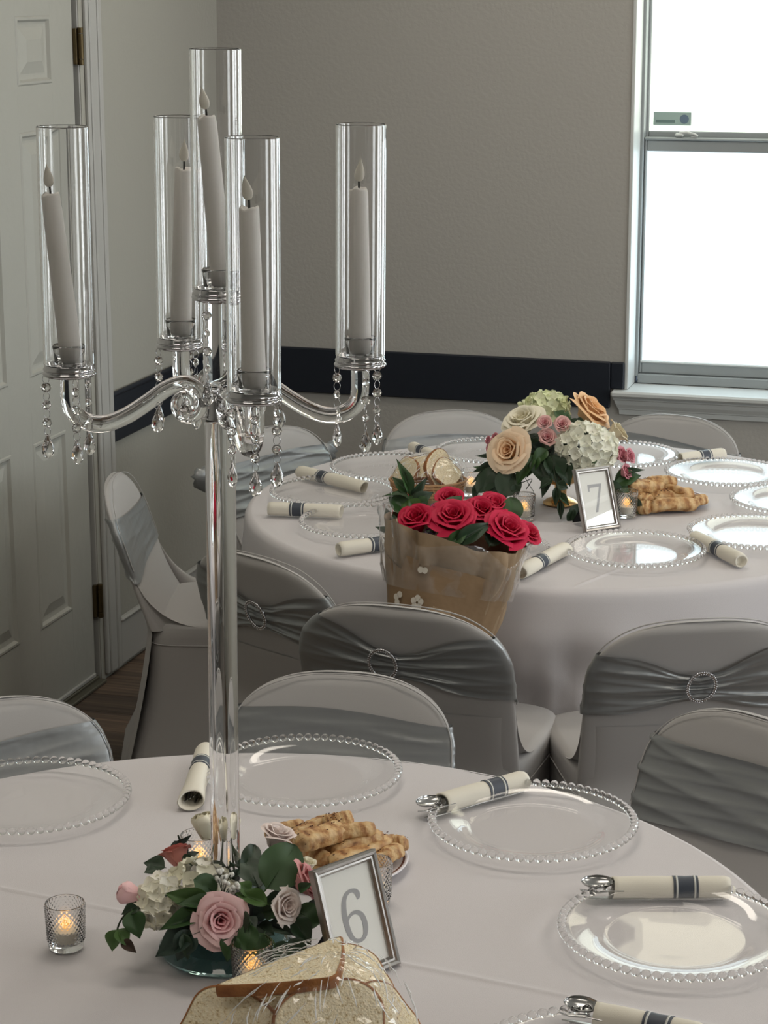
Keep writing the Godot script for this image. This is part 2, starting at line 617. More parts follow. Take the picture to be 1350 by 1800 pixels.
func door_panel(y0: float, y1: float, z0: float, z1: float, x: float) -> ArrayMesh:   # a moulded, raised panel
	var g := Geo.new()
	var levels := [[0.0, 0.0], [0.004, 0.003], [0.010, 0.003], [0.016, -0.006], [0.024, -0.007], [0.030, -0.007], [0.062, 0.0015], [0.066, 0.0015]]
	var rows := []
	for l in levels:
		var i: float = l[0]
		var q := PackedVector3Array()
		for p in [[y0 + i, z0 + i], [y0 + i, z1 - i], [y1 - i, z1 - i], [y1 - i, z0 + i]]:
			q.append(Vector3(x + l[1], p[0], p[1]))
		rows.append(q)
	for r in levels.size() - 1:                              # flat facets keep the moulding crisp
		for j in 4:
			var j2 := (j + 1) % 4
			g.poly([rows[r][j], rows[r][j2], rows[r + 1][j2], rows[r + 1][j]], Vector3(1, 0, 0))
	var e: PackedVector3Array = rows[rows.size() - 1]
	g.poly([e[0], e[1], e[2], e[3]], Vector3(1, 0, 0))
	return g.mesh(false)

func build_door() -> void:
	var zh := -5.700                                          # the hinge side
	var zl := -4.842
	var x := X_LEFT - 0.012
	var o := Node3D.new()
	o.name = "door_1"
	add_child(o)
	o.set_meta("kind", "structure")
	var cols := [[-5.557, -5.341], [-5.205, -4.985]]
	var rows := [[0.27, 0.812], [0.999, 1.667], [1.79, 1.973]]
	var g := Geo.new()
	# stiles and rails round the six panels
	var zc := [zh, cols[0][0], cols[0][1], cols[1][0], cols[1][1], zl]
	for k in [0, 2, 4]:
		g.box(Vector3(x - 0.02, 1.06, (zc[k] + zc[k + 1]) / 2.0), Vector3(0.04, 2.06, zc[k + 1] - zc[k]), 0.0004)
	var yc := [0.03, 0.27, 0.812, 0.999, 1.667, 1.79, 1.973, 2.09]
	for k in [0, 2, 4, 6]:
		for c in cols:
			g.box(Vector3(x - 0.02, (yc[k] + yc[k + 1]) / 2.0, (c[0] + c[1]) / 2.0), Vector3(0.04, yc[k + 1] - yc[k], c[1] - c[0]), 0.0004)
	put("slab", g.mesh(), M.door, o)
	for c in cols:
		for r in rows:
			put("panel", door_panel(r[0], r[1], c[0], c[1], x), M.door, o)
	put("sweep", boxes([[Vector3(x - 0.03, 0.022, zh + 0.004), Vector3(x + 0.006, 0.034, zl - 0.004)]], 0.002), M.trim, o)
	for y in [1.885, 1.062, 0.256]:
		var h := Node3D.new()
		h.name = "hinge"
		o.add_child(h, true)
		var hg := Geo.new()
		for q in [[-0.052, -0.036], [-0.035, 0.035], [0.036, 0.052]]:
			hg.lathe([Vector2(0, q[0]), Vector2(0.0075, q[0]), Vector2(0.0085, q[0] + 0.001), Vector2(0.0085, q[1] - 0.001), Vector2(0.0075, q[1]), Vector2(0, q[1])], 14, Transform3D(Basis(), Vector3(X_LEFT + 0.006, y, -5.716)))
		put("knuckle", hg.mesh(), M.brass, h)
		put("leaf_plate", boxes([[Vector3(X_LEFT - 0.012, y - 0.05, -5.716), Vector3(X_LEFT - 0.0005, y + 0.05, -5.701)]], 0.001), M.brass, h)
	# jamb, stop and casing
	var t := Geo.new()
	t.box(Vector3(X_LEFT - 0.07, 1.05, -5.728), Vector3(0.135, 2.10, 0.02), 0.002)
	t.box(Vector3(X_LEFT - 0.07, 1.05, -4.828), Vector3(0.135, 2.10, 0.02), 0.002)
	t.box(Vector3(X_LEFT - 0.07, 2.105, -5.278), Vector3(0.135, 0.02, 0.92), 0.002)
	for s in [[-5.745, -1.0], [-4.81, 1.0]]:
		for q in [[0.0, 0.018, 0.012], [0.018, 0.066, 0.016], [0.066, 0.09, 0.020]]:
			var za: float = s[0] + s[1] * q[0]
			var zb: float = s[0] + s[1] * q[1]
			t.box(Vector3(X_LEFT + q[2] / 2.0, 1.087, (za + zb) / 2.0), Vector3(q[2], 2.143, absf(zb - za)), 0.003)
	t.box(Vector3(X_LEFT + 0.009, 2.2, -5.2775), Vector3(0.018, 0.09, 1.115), 0.004)
	struct("trim_3", t.mesh(), M.trim)
	struct("trim_4", boxes([[Vector3(X_LEFT - 0.13, 0.0, -5.715), Vector3(X_LEFT + 0.02, 0.012, -4.84)], [Vector3(X_LEFT - 0.1, 0.011, -5.715), Vector3(X_LEFT - 0.004, 0.021, -4.84)]], 0.003), M.threshold)
	struct("trim_5", boxes([[Vector3(X_LEFT - 0.137, 0.0, -5.72), Vector3(X_LEFT - 0.13, 2.1, -4.83)]], 0.001), M.seal)

func build_window() -> void:
	var o := Node3D.new()
	o.name = "window_1"
	add_child(o)
	o.set_meta("kind", "structure")
	var L: float = W1[0]
	var R: float = W1[1]
	var zb := Z_BACK
	# lining of the opening
	var g := Geo.new()
	for s in [L + 0.002, R - 0.002]:
		g.box(Vector3(s, 1.54, zb - 0.07), Vector3(0.012, 1.53, 0.15), 0.002)
	g.box(Vector3((L + R) / 2.0, W1[3] - 0.002, zb - 0.07), Vector3(R - L, 0.012, 0.15), 0.002)
	put("lining", g.mesh(), M.window_trim, o)
	var fr := Geo.new()                                        # the fixed outer frame
	fr.box(Vector3(L + 0.010, 1.55, zb - 0.16), Vector3(0.016, 1.50, 0.09), 0.002)
	fr.box(Vector3(R - 0.010, 1.55, zb - 0.16), Vector3(0.016, 1.50, 0.09), 0.002)
	fr.box(Vector3((L + R) / 2.0, 0.792, zb - 0.16), Vector3(R - L - 0.036, 0.03, 0.09), 0.002)
	fr.box(Vector3((L + R) / 2.0, 2.285, zb - 0.16), Vector3(R - L - 0.036, 0.03, 0.09), 0.002)
	put("window_frame", fr.mesh(), M.sash, o)
	var lo := Node3D.new()
	lo.name = "lower_sash"
	o.add_child(lo)
	var z1 := zb - 0.145
	put("sash_frame", boxes([[Vector3(L + 0.019, 0.808, z1 - 0.014), Vector3(L + 0.027, 1.575, z1 + 0.014)], [Vector3(R - 0.027, 0.808, z1 - 0.014), Vector3(R - 0.019, 1.575, z1 + 0.014)],
		[Vector3(L + 0.027, 0.808, z1 - 0.014), Vector3(R - 0.027, 0.846, z1 + 0.014)], [Vector3(L + 0.027, 1.530, z1 - 0.014), Vector3(R - 0.027, 1.566, z1 + 0.014)], [Vector3(L + 0.019, 1.566, z1 - 0.012), Vector3(R - 0.019, 1.574, z1 + 0.022)]], 0.003), M.sash, lo)
	put("bead", boxes([[Vector3(L + 0.022, 0.842, z1 + 0.002), Vector3(R - 0.03, 0.850, z1 + 0.018)]], 0.003), M.window_trim, lo)
	put("pane", boxes([[Vector3(L + 0.026, 0.845, z1 - 0.004), Vector3(R - 0.026, 1.531, z1)]], 0.0005), lit_pane(Color(0.91, 0.975, 1.0), 0.80), lo)
	var up := Node3D.new()
	up.name = "upper_sash"
	o.add_child(up)
	var z2 := zb - 0.175
	put("sash_frame", boxes([[Vector3(L + 0.012, 1.548, z2 - 0.014), Vector3(L + 0.026, 2.27, z2 + 0.014)], [Vector3(R - 0.026, 1.548, z2 - 0.014), Vector3(R - 0.012, 2.27, z2 + 0.014)],
		[Vector3(L + 0.026, 1.548, z2 - 0.014), Vector3(R - 0.026, 1.592, z2 + 0.014)], [Vector3(L + 0.026, 2.235, z2 - 0.014), Vector3(R - 0.026, 2.27, z2 + 0.014)]], 0.003), M.sash, up)
	put("pane", boxes([[Vector3(L + 0.025, 1.591, z2 - 0.004), Vector3(R - 0.025, 2.236, z2)]], 0.0005), lit_pane(Color(0.95, 0.99, 0.94), 0.74), up)
	# sash lock on the meeting rail
	var k := Geo.new()
	k.box(Vector3(-1.085, 1.582, z1 + 0.002), Vector3(0.028, 0.012, 0.024), 0.004)
	k.tube([Vector3(-1.085, 1.588, z1 + 0.004), Vector3(-1.06, 1.590, z1 + 0.010), Vector3(-1.035, 1.585, z1 + 0.014), Vector3(-1.025, 1.580, z1 + 0.014)], [0.005, 0.0055, 0.0045, 0.003], 8)
	k.box(Vector3(-1.037, 1.578, z1 + 0.004), Vector3(0.02, 0.008, 0.018), 0.002)
	put("sash_lock", k.mesh(), M.window_trim, o)
	# sticker on the upper pane
	var st := Node3D.new()
	st.name = "pane_sticker"
	o.add_child(st)
	put("sticker_sheet", boxes([[Vector3(-1.176, 1.610, z2), Vector3(-1.054, 1.652, z2 + 0.0008)]], 0.0002), M.sticker, st)
	put("sticker_bar", boxes([[Vector3(-1.168, 1.618, z2 + 0.0008), Vector3(-1.106, 1.627, z2 + 0.0014)]], 0.0002), M.sticker_mark, st)
	var sd := Geo.new()
	sd.lathe([Vector2(0, 0.0008), Vector2(0.0145, 0.0008), Vector2(0.0145, 0), Vector2(0, 0)], 28, Transform3D(Basis(Vector3.RIGHT, PI / 2.0), Vector3(-1.076, 1.630, z2 + 0.0008)))
	put("sticker_disc", sd.mesh(), M.sticker_seal, st)
	# stool and moulded apron
	var stool := Geo.new()
	stool.box(Vector3(-0.763, 0.7645, zb + 0.022), Vector3(0.985, 0.021, 0.048), 0.006)
	stool.box(Vector3(-0.763, 0.7645, zb - 0.06), Vector3(R - L - 0.012, 0.021, 0.13), 0.002)
	put("window_sill", stool.mesh(), M.window_trim, o)
	var ap := Geo.new()
	var prof := [[0.754, 0.030, 0.0], [0.746, 0.030, 0.0], [0.742, 0.026, 0.003], [0.728, 0.022, 0.008], [0.715, 0.014, 0.013], [0.711, 0.013, 0.014], [0.709, 0.010, 0.016], [0.694, 0.009, 0.018], [0.692, 0.0, 0.018]]
	for i in prof.size() - 1:
		var a = prof[i]
		var b = prof[i + 1]
		var xl := -1.249
		var xr := -0.277
		ap.poly([Vector3(xl + a[2], a[0], zb + a[1]), Vector3(xr - a[2], a[0], zb + a[1]), Vector3(xr - b[2], b[0], zb + b[1]), Vector3(xl + b[2], b[0], zb + b[1])], Vector3(0, 0.0, 1) if i < prof.size() - 2 else Vector3(0, -1, 0))
		ap.poly([Vector3(xl + a[2], a[0], zb), Vector3(xl + a[2], a[0], zb + a[1]), Vector3(xl + b[2], b[0], zb + b[1]), Vector3(xl + b[2], b[0], zb)], Vector3(-1, 0, 0))
		ap.poly([Vector3(xr - a[2], a[0], zb), Vector3(xr - a[2], a[0], zb + a[1]), Vector3(xr - b[2], b[0], zb + b[1]), Vector3(xr - b[2], b[0], zb)], Vector3(1, 0, 0))
	put("apron", ap.mesh(false), M.window_trim, o)

# ================================================================ tables
func tablecloth(called: String, c: Vector3, R: float, folds: int, seed_: int, creases: Array, seats: Array, label: String) -> void:
	var o := thing(called, label, "tablecloth", Vector3(c.x, 0, c.z), "white floor-length cloths over the round tables")
	var g := Geo.new()
	# the top: strips along the ironed crease, fine beside it and coarse away from it
	var angle: float = creases[0]
	var offs: float = creases[1]
	var zs := []
	var k := -R
	while k < R:
		zs.append(k)
		k += 0.03
	zs.append(R)
	for d in [-0.018, -0.012, -0.008, -0.005, -0.0025, 0.0, 0.0025, 0.005, 0.008, 0.012, 0.018]:
		zs.append(offs + d)
	zs.sort()
	var rows := []
	var rin := R - 0.012
	for zz in zs:
		var z := clampf(zz, -rin * 0.9999, rin * 0.9999)
		var half := sqrt(maxf(0.0, rin * rin - z * z))
		var row := PackedVector3Array()
		for j in 49:
			var x := lerpf(-half, half, j / 48.0)
			var d: float = z - offs + 0.004 * sin(x * 5.0)
			var y: float = TABLE_Y + 0.0022 * exp(-pow(d / 0.0055, 2.0)) + 0.0012 * sin(x * 3.1 + seed_) * sin(z * 4.3)
			var fall := smoothstep(rin * 0.93, rin, sqrt(x * x + z * z))
			y = lerpf(y, TABLE_Y, fall)
			row.append(Vector3(x * cos(angle) - z * sin(angle), y, x * sin(angle) + z * cos(angle)))
		rows.append(row)
	g.grid(rows, false, false, [], true)
	put("cloth_top", g.mesh(false), M.cloth, o)
	# the drape: rolls over the edge, then hangs in soft folds that widen to the floor
	rng.seed = seed_
	var ph := []
	for f in 5:
		ph.append([folds + [0, 9, -6, 15, -13][f], rng.randf() * TAU, [1.0, 0.6, 0.5, 0.3, 0.35][f]])
	var dr := Geo.new()
	rows = []
	var prof := [[-0.014, 0.0001], [-0.010, -0.0004], [-0.004, -0.0025], [0.002, -0.008], [0.006, -0.016], [0.008, -0.03]]
	var seg := 220
	for s in 34:
		var row := PackedVector3Array()
		for j in seg:
			var t := TAU * j / seg
			var rr: float
			var y: float
			if s < prof.size():
				rr = R + prof[s][0]
				y = TABLE_Y + prof[s][1]
			else:
				var w: float = float(s - prof.size() + 1) / (34 - prof.size())
				y = lerpf(TABLE_Y - 0.03, 0.003, w)
				var a := 0.0
				for p in ph:
					a += p[2] * sin(p[0] * t + p[1])
				a = (absf(a) ** 1.2) * signf(a)
				var amp := 0.030 * smoothstep(0.0, 0.6, w)
				rr = R + 0.008 + 0.045 * w + a * amp
				for q in seats:                              # the cloth gives way to the seats pushed under the table
					var da: float = absf(angle_difference(t, q[0]))
					var k2 := (1.0 - smoothstep(0.33, 0.50, da)) * (1.0 - smoothstep(0.48, 0.66, y))
					var lim: float = q[1] / maxf(0.6, cos(minf(da, 0.4))) - 0.02
					if rr > lim:
						rr = lerpf(rr, lim + 0.006 * sin(t * 60.0), k2)
			row.append(Vector3(rr * cos(t), y, rr * sin(t)))
		rows.append(row)
	dr.grid(rows, true, false, [], true)
	put("cloth_drape", dr.mesh(false), M.cloth, o)

# ================================================================ chairs
const BACK_TOP := 0.80
func back_point(h: float, t: float, grow := 0.0) -> Vector3:     # outline of the padded back at height h
	var hc := 0.655
	var w := 0.213
	if h > hc:
		var u := (h - hc) / (BACK_TOP - hc)
		w = 0.213 * pow(maxf(0.0, 1.0 - pow(u, 2.5)), 1.0 / 2.5)
	elif h < 0.58:
		w = 0.213 - 0.004 * (0.58 - h) / 0.13
	var d := 0.018 * minf(1.0, sqrt(maxf(0.0, (BACK_TOP - h) / 0.02)))
	var ex := 0.55
	var cx := cos(t)
	var sx := sin(t)
	var x := (w + grow) * signf(cx) * pow(absf(cx), ex)
	var fz := signf(sx) * pow(absf(sx), 0.75)
	var gus := 0.035 * pow(clampf((0.56 - h) / 0.12, 0.0, 1.0), 2.0) if sx > 0 else 0.0
	var z := -0.165 - (h - 0.45) * 0.34 + (d + grow + gus) * fz - 0.016 * (1.0 - pow(x / 0.213, 2.0)) * (1.0 if sx > 0 else 0.35)
	return Vector3(x, h, z)

func chair_meshes() -> void:
	var g := Geo.new()
	var rows := []
	for i in 34:
		var h: float
		if i < 16:
			h = lerpf(0.44, 0.66, i / 15.0)
		else:
			h = 0.66 + (BACK_TOP - 0.66) * sin(float(i - 15) / 18.0 * PI / 2.0)
		var row := PackedVector3Array()
		for j in 72:
			row.append(back_point(h, TAU * j / 72.0))
		rows.append(row)
	g.grid(rows, true)
	cached.back = g.mesh()
	# seam line over the rounded top edge
	var sm := Geo.new()
	var path := []
	for k in 65:
		var a := PI * k / 64.0
		var x := 0.2125 * signf(cos(a)) * pow(absf(cos(a)), 0.8)
		var h := 0.655 + 0.1445 * pow(sin(a), 0.8)
		path.append(Vector3(x, h, -0.165 - (h - 0.45) * 0.34 + 0.012 * minf(1.0, (BACK_TOP - h) / 0.02 + 0.35)))
	path.push_front(Vector3(0.2132, 0.60, -0.205))
	path.push_back(Vector3(-0.2132, 0.60, -0.205))
	sm.tube(path, 0.0013, 6)
	cached.seam = sm.mesh()
	# seat and stretched skirt down to the four feet
	var k2 := Geo.new()
	rows = []
	var ring := func(s: float, shrink: float, y_top: float) -> PackedVector3Array:
		var row := PackedVector3Array()
		for j in 80:
			var t := TAU * j / 80.0
			var c := cos(t)
			var q := sin(t)
			var n := 0.32 if s > 0.04 else 0.42
			var pinch := sin(PI * s)
			var a := 0.212 - 0.022 * pinch + 0.014 * s
			var zf := 0.215 - 0.028 * pinch + 0.012 * s
			var zr := -0.185 + 0.012 * pinch - 0.09 * pow(s, 1.6)
			var x := a * shrink * signf(c) * pow(absf(c), n)
			var z := (zf + zr) / 2.0 + (zf - zr) / 2.0 * shrink * signf(q) * pow(absf(q), n)
			var side := 1.0 - pow(absf(sin(2.0 * t)), 0.55)         # 1 between two feet, 0 at a foot
			var y := y_top if s <= 0.0 else lerpf(0.445, 0.002 + 0.10 * side * side, s)
			row.append(Vector3(x, y, z))
		return row
	rows.append(ring.call(0.0, 0.001, 0.466))
	rows.append(ring.call(0.0, 0.55, 0.466))
	rows.append(ring.call(0.0, 0.9, 0.463))
	rows.append(ring.call(0.0, 0.97, 0.457))
	rows.append(ring.call(0.0, 1.0, 0.447))
	for i in range(1, 17):
		rows.append(ring.call(i / 16.0, 1.0, 0.445))
	k2.grid(rows, true, false, [], true)
	cached.skirt = k2.mesh(false)
	# webbing that the stretch cover spans from the back to the seat
	cached.webbing = []
	for s in [-1.0, 1.0]:
		var wb := Geo.new()
		rows = []
		for i in 9:
			var f := i / 8.0
			var row := PackedVector3Array()
			for j in 7:
				var e := j / 6.0
				var top := back_point(lerpf(0.44, 0.60, f), 0.0 if s > 0 else PI)
				var low := Vector3(s * 0.208, 0.452, lerpf(-0.14, -0.02, 1.0 - f))
				var p := top.lerp(low, e * (1.0 - f * 0.55))
				p.x -= s * 0.022 * sin(PI * e) * (1.0 - f)
				row.append(p)
			rows.append(row)
		wb.grid(rows, false, false, [], s > 0)
		cached.webbing.append(wb.mesh(false))
	# the stretch cover runs on behind the seat, straight down to the rear feet
	var rp := Geo.new()
	rows = []
	for i in 25:
		var h := lerpf(0.575, 0.002, i / 24.0)
		var d := clampf((0.46 - h) / 0.46, 0.0, 1.0)
		var half := 0.2125 - 0.006 * sin(PI * clampf((0.575 - h) / 0.35, 0, 1)) + 0.014 * d * d
		var row := PackedVector3Array()
		for j in 25:
			var u := -1.0 + j / 12.0
			var z: float = lerpf(back_point(maxf(h, 0.44), -PI / 2.0).z - 0.003, -0.278, pow(d, 1.35)) + 0.012 * u * u + 0.014 * pow(absf(u), 12.0)
			var y: float = h + 0.09 * pow(1.0 - u * u, 2.0) * smoothstep(0.75, 1.0, d) * 0.6
			row.append(Vector3(u * half, y, z))
		rows.append(row)
	rp.grid(rows)
	cached.rear_panel = rp.mesh(false)
	var pp := Geo.new()
	var pl := []
	for j in 80:
		var q := ring.call(0.09, 1.004, 0.445)[j] as Vector3
		pl.append(Vector3(q.x, 0.402, q.z))
	pp.tube(pl, 0.0016, 5, true)
	cached.piping = pp.mesh()
	# rhinestone buckle: an oval ring with two rows of stones
	var bk := Geo.new()
	var oval := []
	for k in 40:
		var a := TAU * k / 40.0
		oval.append(Vector3(0.027 * cos(a), 0.033 * sin(a), 0))
	bk.tube(oval, 0.0032, 8, true)
	cached.buckle_ring = bk.mesh()
	var st := Geo.new()
	for row in 2:
		var n := 40 if row == 0 else 34
		for k in n:
			var a := TAU * (k + 0.5 * row) / n
			var e := 1.07 if row == 0 else 0.92
			st.ball(Vector3(0.027 * e * cos(a), 0.033 * e * sin(a), 0.0022), 0.0021, 6, 4)
	cached.buckle_stones = st.mesh()

func sash_mesh(style: int, seed_: int, raised := 0.0) -> ArrayMesh:        # 0: gathered at a buckle behind; 1: wrinkled across the front too
	rng.seed = seed_
	var g := Geo.new()
	var rows := []
	var nv := 44
	var p1 := rng.randf() * TAU
	var p2 := rng.randf() * TAU
	var tilt := rng.randf_range(-0.012, 0.012)
	for i in nv:
		var v := i / float(nv - 1)
		var row := PackedVector3Array()
		for j in 120:
			var t := TAU * j / 120.0
			var q := back_point(0.63, t)
			var rear := 1.0 if sin(t) < 0 else 0.0
			var u := q.x / 0.213                              # -1 .. 1 across the back
			var gather := rear * exp(-pow(u / 0.42, 2.0))
			var lo := 0.580 + 0.012 * u * (1.0 - rear) + gather * 0.030
			var hi := 0.717 - gather * 0.045 + 0.010 * sin(u * 2.0 + p1) + tilt * u
			var h := lerpf(lo, hi, v) + raised
			var ridge := func(x: float) -> float: return pow(1.0 - absf(sin(x)), 1.6)
			var wave: float = 0.65 * ridge.call(v * 9.5 + p1 + u * 0.9) + 0.35 * ridge.call(v * 17.0 + p2 - u * 2.2)
			var amp := 0.0010
			if rear > 0.5:
				amp = 0.0105 * (1.0 - smoothstep(0.55, 1.0, absf(u)) * 0.85)
			elif style == 1:
				wave = ridge.call(v * 9.0 + u * 2.2 + p1) * 0.7 + 0.3 * ridge.call(v * 16.0 - u * 1.2 + p2)
				amp = 0.0075
			else:
				amp = 0.0022
			var edge := 0.0018 * exp(-pow(minf(v, 1.0 - v) / 0.05, 2.0))
			row.append(back_point(h, t, 0.0045 + amp * wave + edge))
		rows.append(row)
	g.grid(rows, true)
	return g.mesh(false)

func chair(apex: Vector3, face_to: Vector3, turn: float, style: int, seed_: int, label: String, group: String, size := 1.0, slide := 0.0, raised := 0.0) -> Node3D:
	var dir := Vector3(face_to.x - apex.x, 0, face_to.z - apex.z).normalized().rotated(Vector3.UP, turn)
	var o := thing("banquet_chair", label, "chair", Vector3(apex.x, 0, apex.z) + dir * 0.284 * size, group)
	o.rotation.y = atan2(dir.x, dir.z)
	o.scale = Vector3.ONE * size
	put("backrest", cached.back, M.spandex, o)
	put("seam", cached.seam, M.spandex, o)
	put("seat_cover", cached.skirt, M.spandex, o)
	for k in 2:
		put("cover_gusset", cached.webbing[k], M.spandex, o)
	put("rear_panel", cached.rear_panel, M.spandex, o)
	put("seat_piping", cached.piping, M.spandex, o)
	var s := put("sash", sash_mesh(style, seed_, raised), M.satin, o)
	if style == 1 and size < 0.999:                            # a bow tied behind, its loops looking out at both sides
		for k in [-1.0, 1.0]:
			var bw := Geo.new()
			bw.ball(Vector3(k * 0.236, 0.685, -0.285), 0.046, 18, 12, Vector3(1.0, 0.75, 0.42), Basis(Vector3(0, 0, 1), k * 0.5))
			for m in bw.v.size():
				bw.v[m] += bw.n[m] * 0.006 * sin(bw.v[m].y * 260.0 + bw.v[m].x * 140.0)
			put("bow_loop", bw.mesh(), M.satin, s)
	else:
		var b := Node3D.new()
		b.name = "buckle"
		s.add_child(b)
		var p := back_point(0.643 + raised, -PI / 2.0) + Vector3(slide, 0, 0)
		b.transform = Transform3D(Basis(Vector3.UP, PI) * Basis(Vector3.RIGHT, 0.33), p + Vector3(0, 0, -0.018))
		put("buckle_ring", cached.buckle_ring, M.chrome, b)
		put("stones", cached.buckle_stones, M.bead_glass if false else M.chrome, b)
	return o

# ================================================================ plates
func plate_meshes() -> void:
	# a glass charger: flat well, curved shoulder, broad rim; the beads stand round the edge
	var g := Geo.new()
	var top := [Vector2(0.0001, 0.0062), Vector2(0.06, 0.0062), Vector2(0.094, 0.0060), Vector2(0.099, 0.0066), Vector2(0.104, 0.0085), Vector2(0.112, 0.0125), Vector2(0.122, 0.0160), Vector2(0.134, 0.0185), Vector2(0.146, 0.0202), Vector2(0.153, 0.0208), Vector2(0.1545, 0.0196)]
	var under := [Vector2(0.1535, 0.0182), Vector2(0.146, 0.0174), Vector2(0.134, 0.0156), Vector2(0.122, 0.0128), Vector2(0.112, 0.0090), Vector2(0.105, 0.0048), Vector2(0.100, 0.0024), Vector2(0.094, 0.0020), Vector2(0.06, 0.0028), Vector2(0.0001, 0.0028)]
	g.lathe(top + under, 96)
	cached.plate = g.mesh()
	var b := Geo.new()
	b.ball(Vector3(), 0.0068, 12, 8, Vector3(1.0, 0.92, 1.0))
	cached.bead = b.mesh()
	var all := Geo.new()
	for k in 68:
		var a := TAU * k / 68.0
		all.ball(Vector3(0.1585 * cos(a), 0.0195, 0.1585 * sin(a)), 0.0068, 8, 6, Vector3(1.0, 0.92, 1.0))
	cached.beads = all.mesh()

func plate(p: Vector3, label: String, group: String, single_beads: bool) -> void:
	var o := thing("charger_plate", label, "plate", Vector3(p.x, TABLE_Y + 0.0035, p.z), group)
	put("dish", cached.plate, M.plate_glass, o)
	if single_beads:
		for k in 68:
			var a := TAU * k / 68.0
			put("bead", cached.bead, M.bead_glass, o, Transform3D(Basis(), Vector3(0.1585 * cos(a), 0.0195, 0.1585 * sin(a))))
	else:
		put("bead_rim", cached.beads, M.bead_glass, o).set_meta("kind", "stuff")

# ================================================================ napkin rolls and cutlery
func napkin_roll(a: Vector3, b: Vector3, r: float, band_at: float, flare: float, label: String, group: String, seed_: int) -> Node3D:
	# a: the closed cloth end, b: the end where the cutlery looks out; both in the table plane
	a.y = TABLE_Y + 0.003 + r
	b.y = TABLE_Y + 0.003 + r * lerpf(1.0, 0.92, flare)
	var o := thing("napkin_roll", label, "napkin", Vector3(), group)
	var len := a.distance_to(b)
	var dir := (b - a).normalized()
	var side := dir.cross(Vector3.UP).normalized()
	var up := side.cross(dir)
	rng.seed = seed_
	var ph := rng.randf() * TAU
	var shape := func(f: float, t: float, k: float) -> Vector3:
		var w := r * (0.98 + 0.05 * sin(3.0 * t + ph)) * k
		var hgt := r * 0.92 * k
		var open := smoothstep(0.72, 1.0, f) * flare
		w *= 1.0 + 0.25 * open
		hgt *= 1.0 - 0.15 * open
		w *= 1.0 - 0.10 * exp(-pow((f - band_at) / 0.12, 2.0))
		hgt *= 1.0 - 0.06 * exp(-pow((f - band_at) / 0.12, 2.0))
		var skew := 0.012 * flare * sin(t + ph) * smoothstep(0.8, 1.0, f)
		return a.lerp(b, f) + dir * skew + side * cos(t) * w + up * (sin(t) * hgt - (r - hgt) * 0.5)
	var g := Geo.new()
	var rows := []
	for i in 22:
		var row := PackedVector3Array()
		for j in 28:
			row.append(shape.call(i / 21.0, TAU * j / 28.0, 1.0 if i > 0 else 0.9))
		rows.append(row)
	# turn the mouth inwards, so that the roll has thickness and is hollow
	for q in [[1.0, 0.86], [0.9, 0.8], [0.75, 0.78], [0.74, 0.02]]:
		var row := PackedVector3Array()
		for j in 28:
			row.append(shape.call(q[0], TAU * j / 28.0, q[1]))
		rows.append(row)
	var tail := []
	for q in [[0.06, 0.02], [0.05, 0.55], [0.0, 0.72]]:
		var row := PackedVector3Array()
		for j in 28:
			row.append(shape.call(q[0], TAU * j / 28.0, q[1]))
		tail.append(row)
	g.grid(tail + rows, true)
	put("cloth", g.mesh(), M.napkin, o)
	var band := func(f0: float, f1: float, k: float) -> ArrayMesh:
		var bg := Geo.new()
		var br := []
		for q in [[f0, 1.0], [f0, k], [lerpf(f0, f1, 0.5), k + 0.004], [f1, k], [f1, 1.0]]:
			var row := PackedVector3Array()
			for j in 36:
				row.append(shape.call(q[0], TAU * j / 36.0, q[1]))
			br.append(row)
		bg.grid(br, true)
		return bg.mesh(false)
	var hw := 0.018 / len
	var bn := put("band", band.call(band_at - hw, band_at + hw, 1.05), M.band, o)
	for s in [-1.0, 1.0]:
		var f: float = band_at + s * hw * 0.72
		put("stripe", band.call(f - 0.0014 / len, f + 0.0014 / len, 1.075), M.band_stripe, bn)
	return o

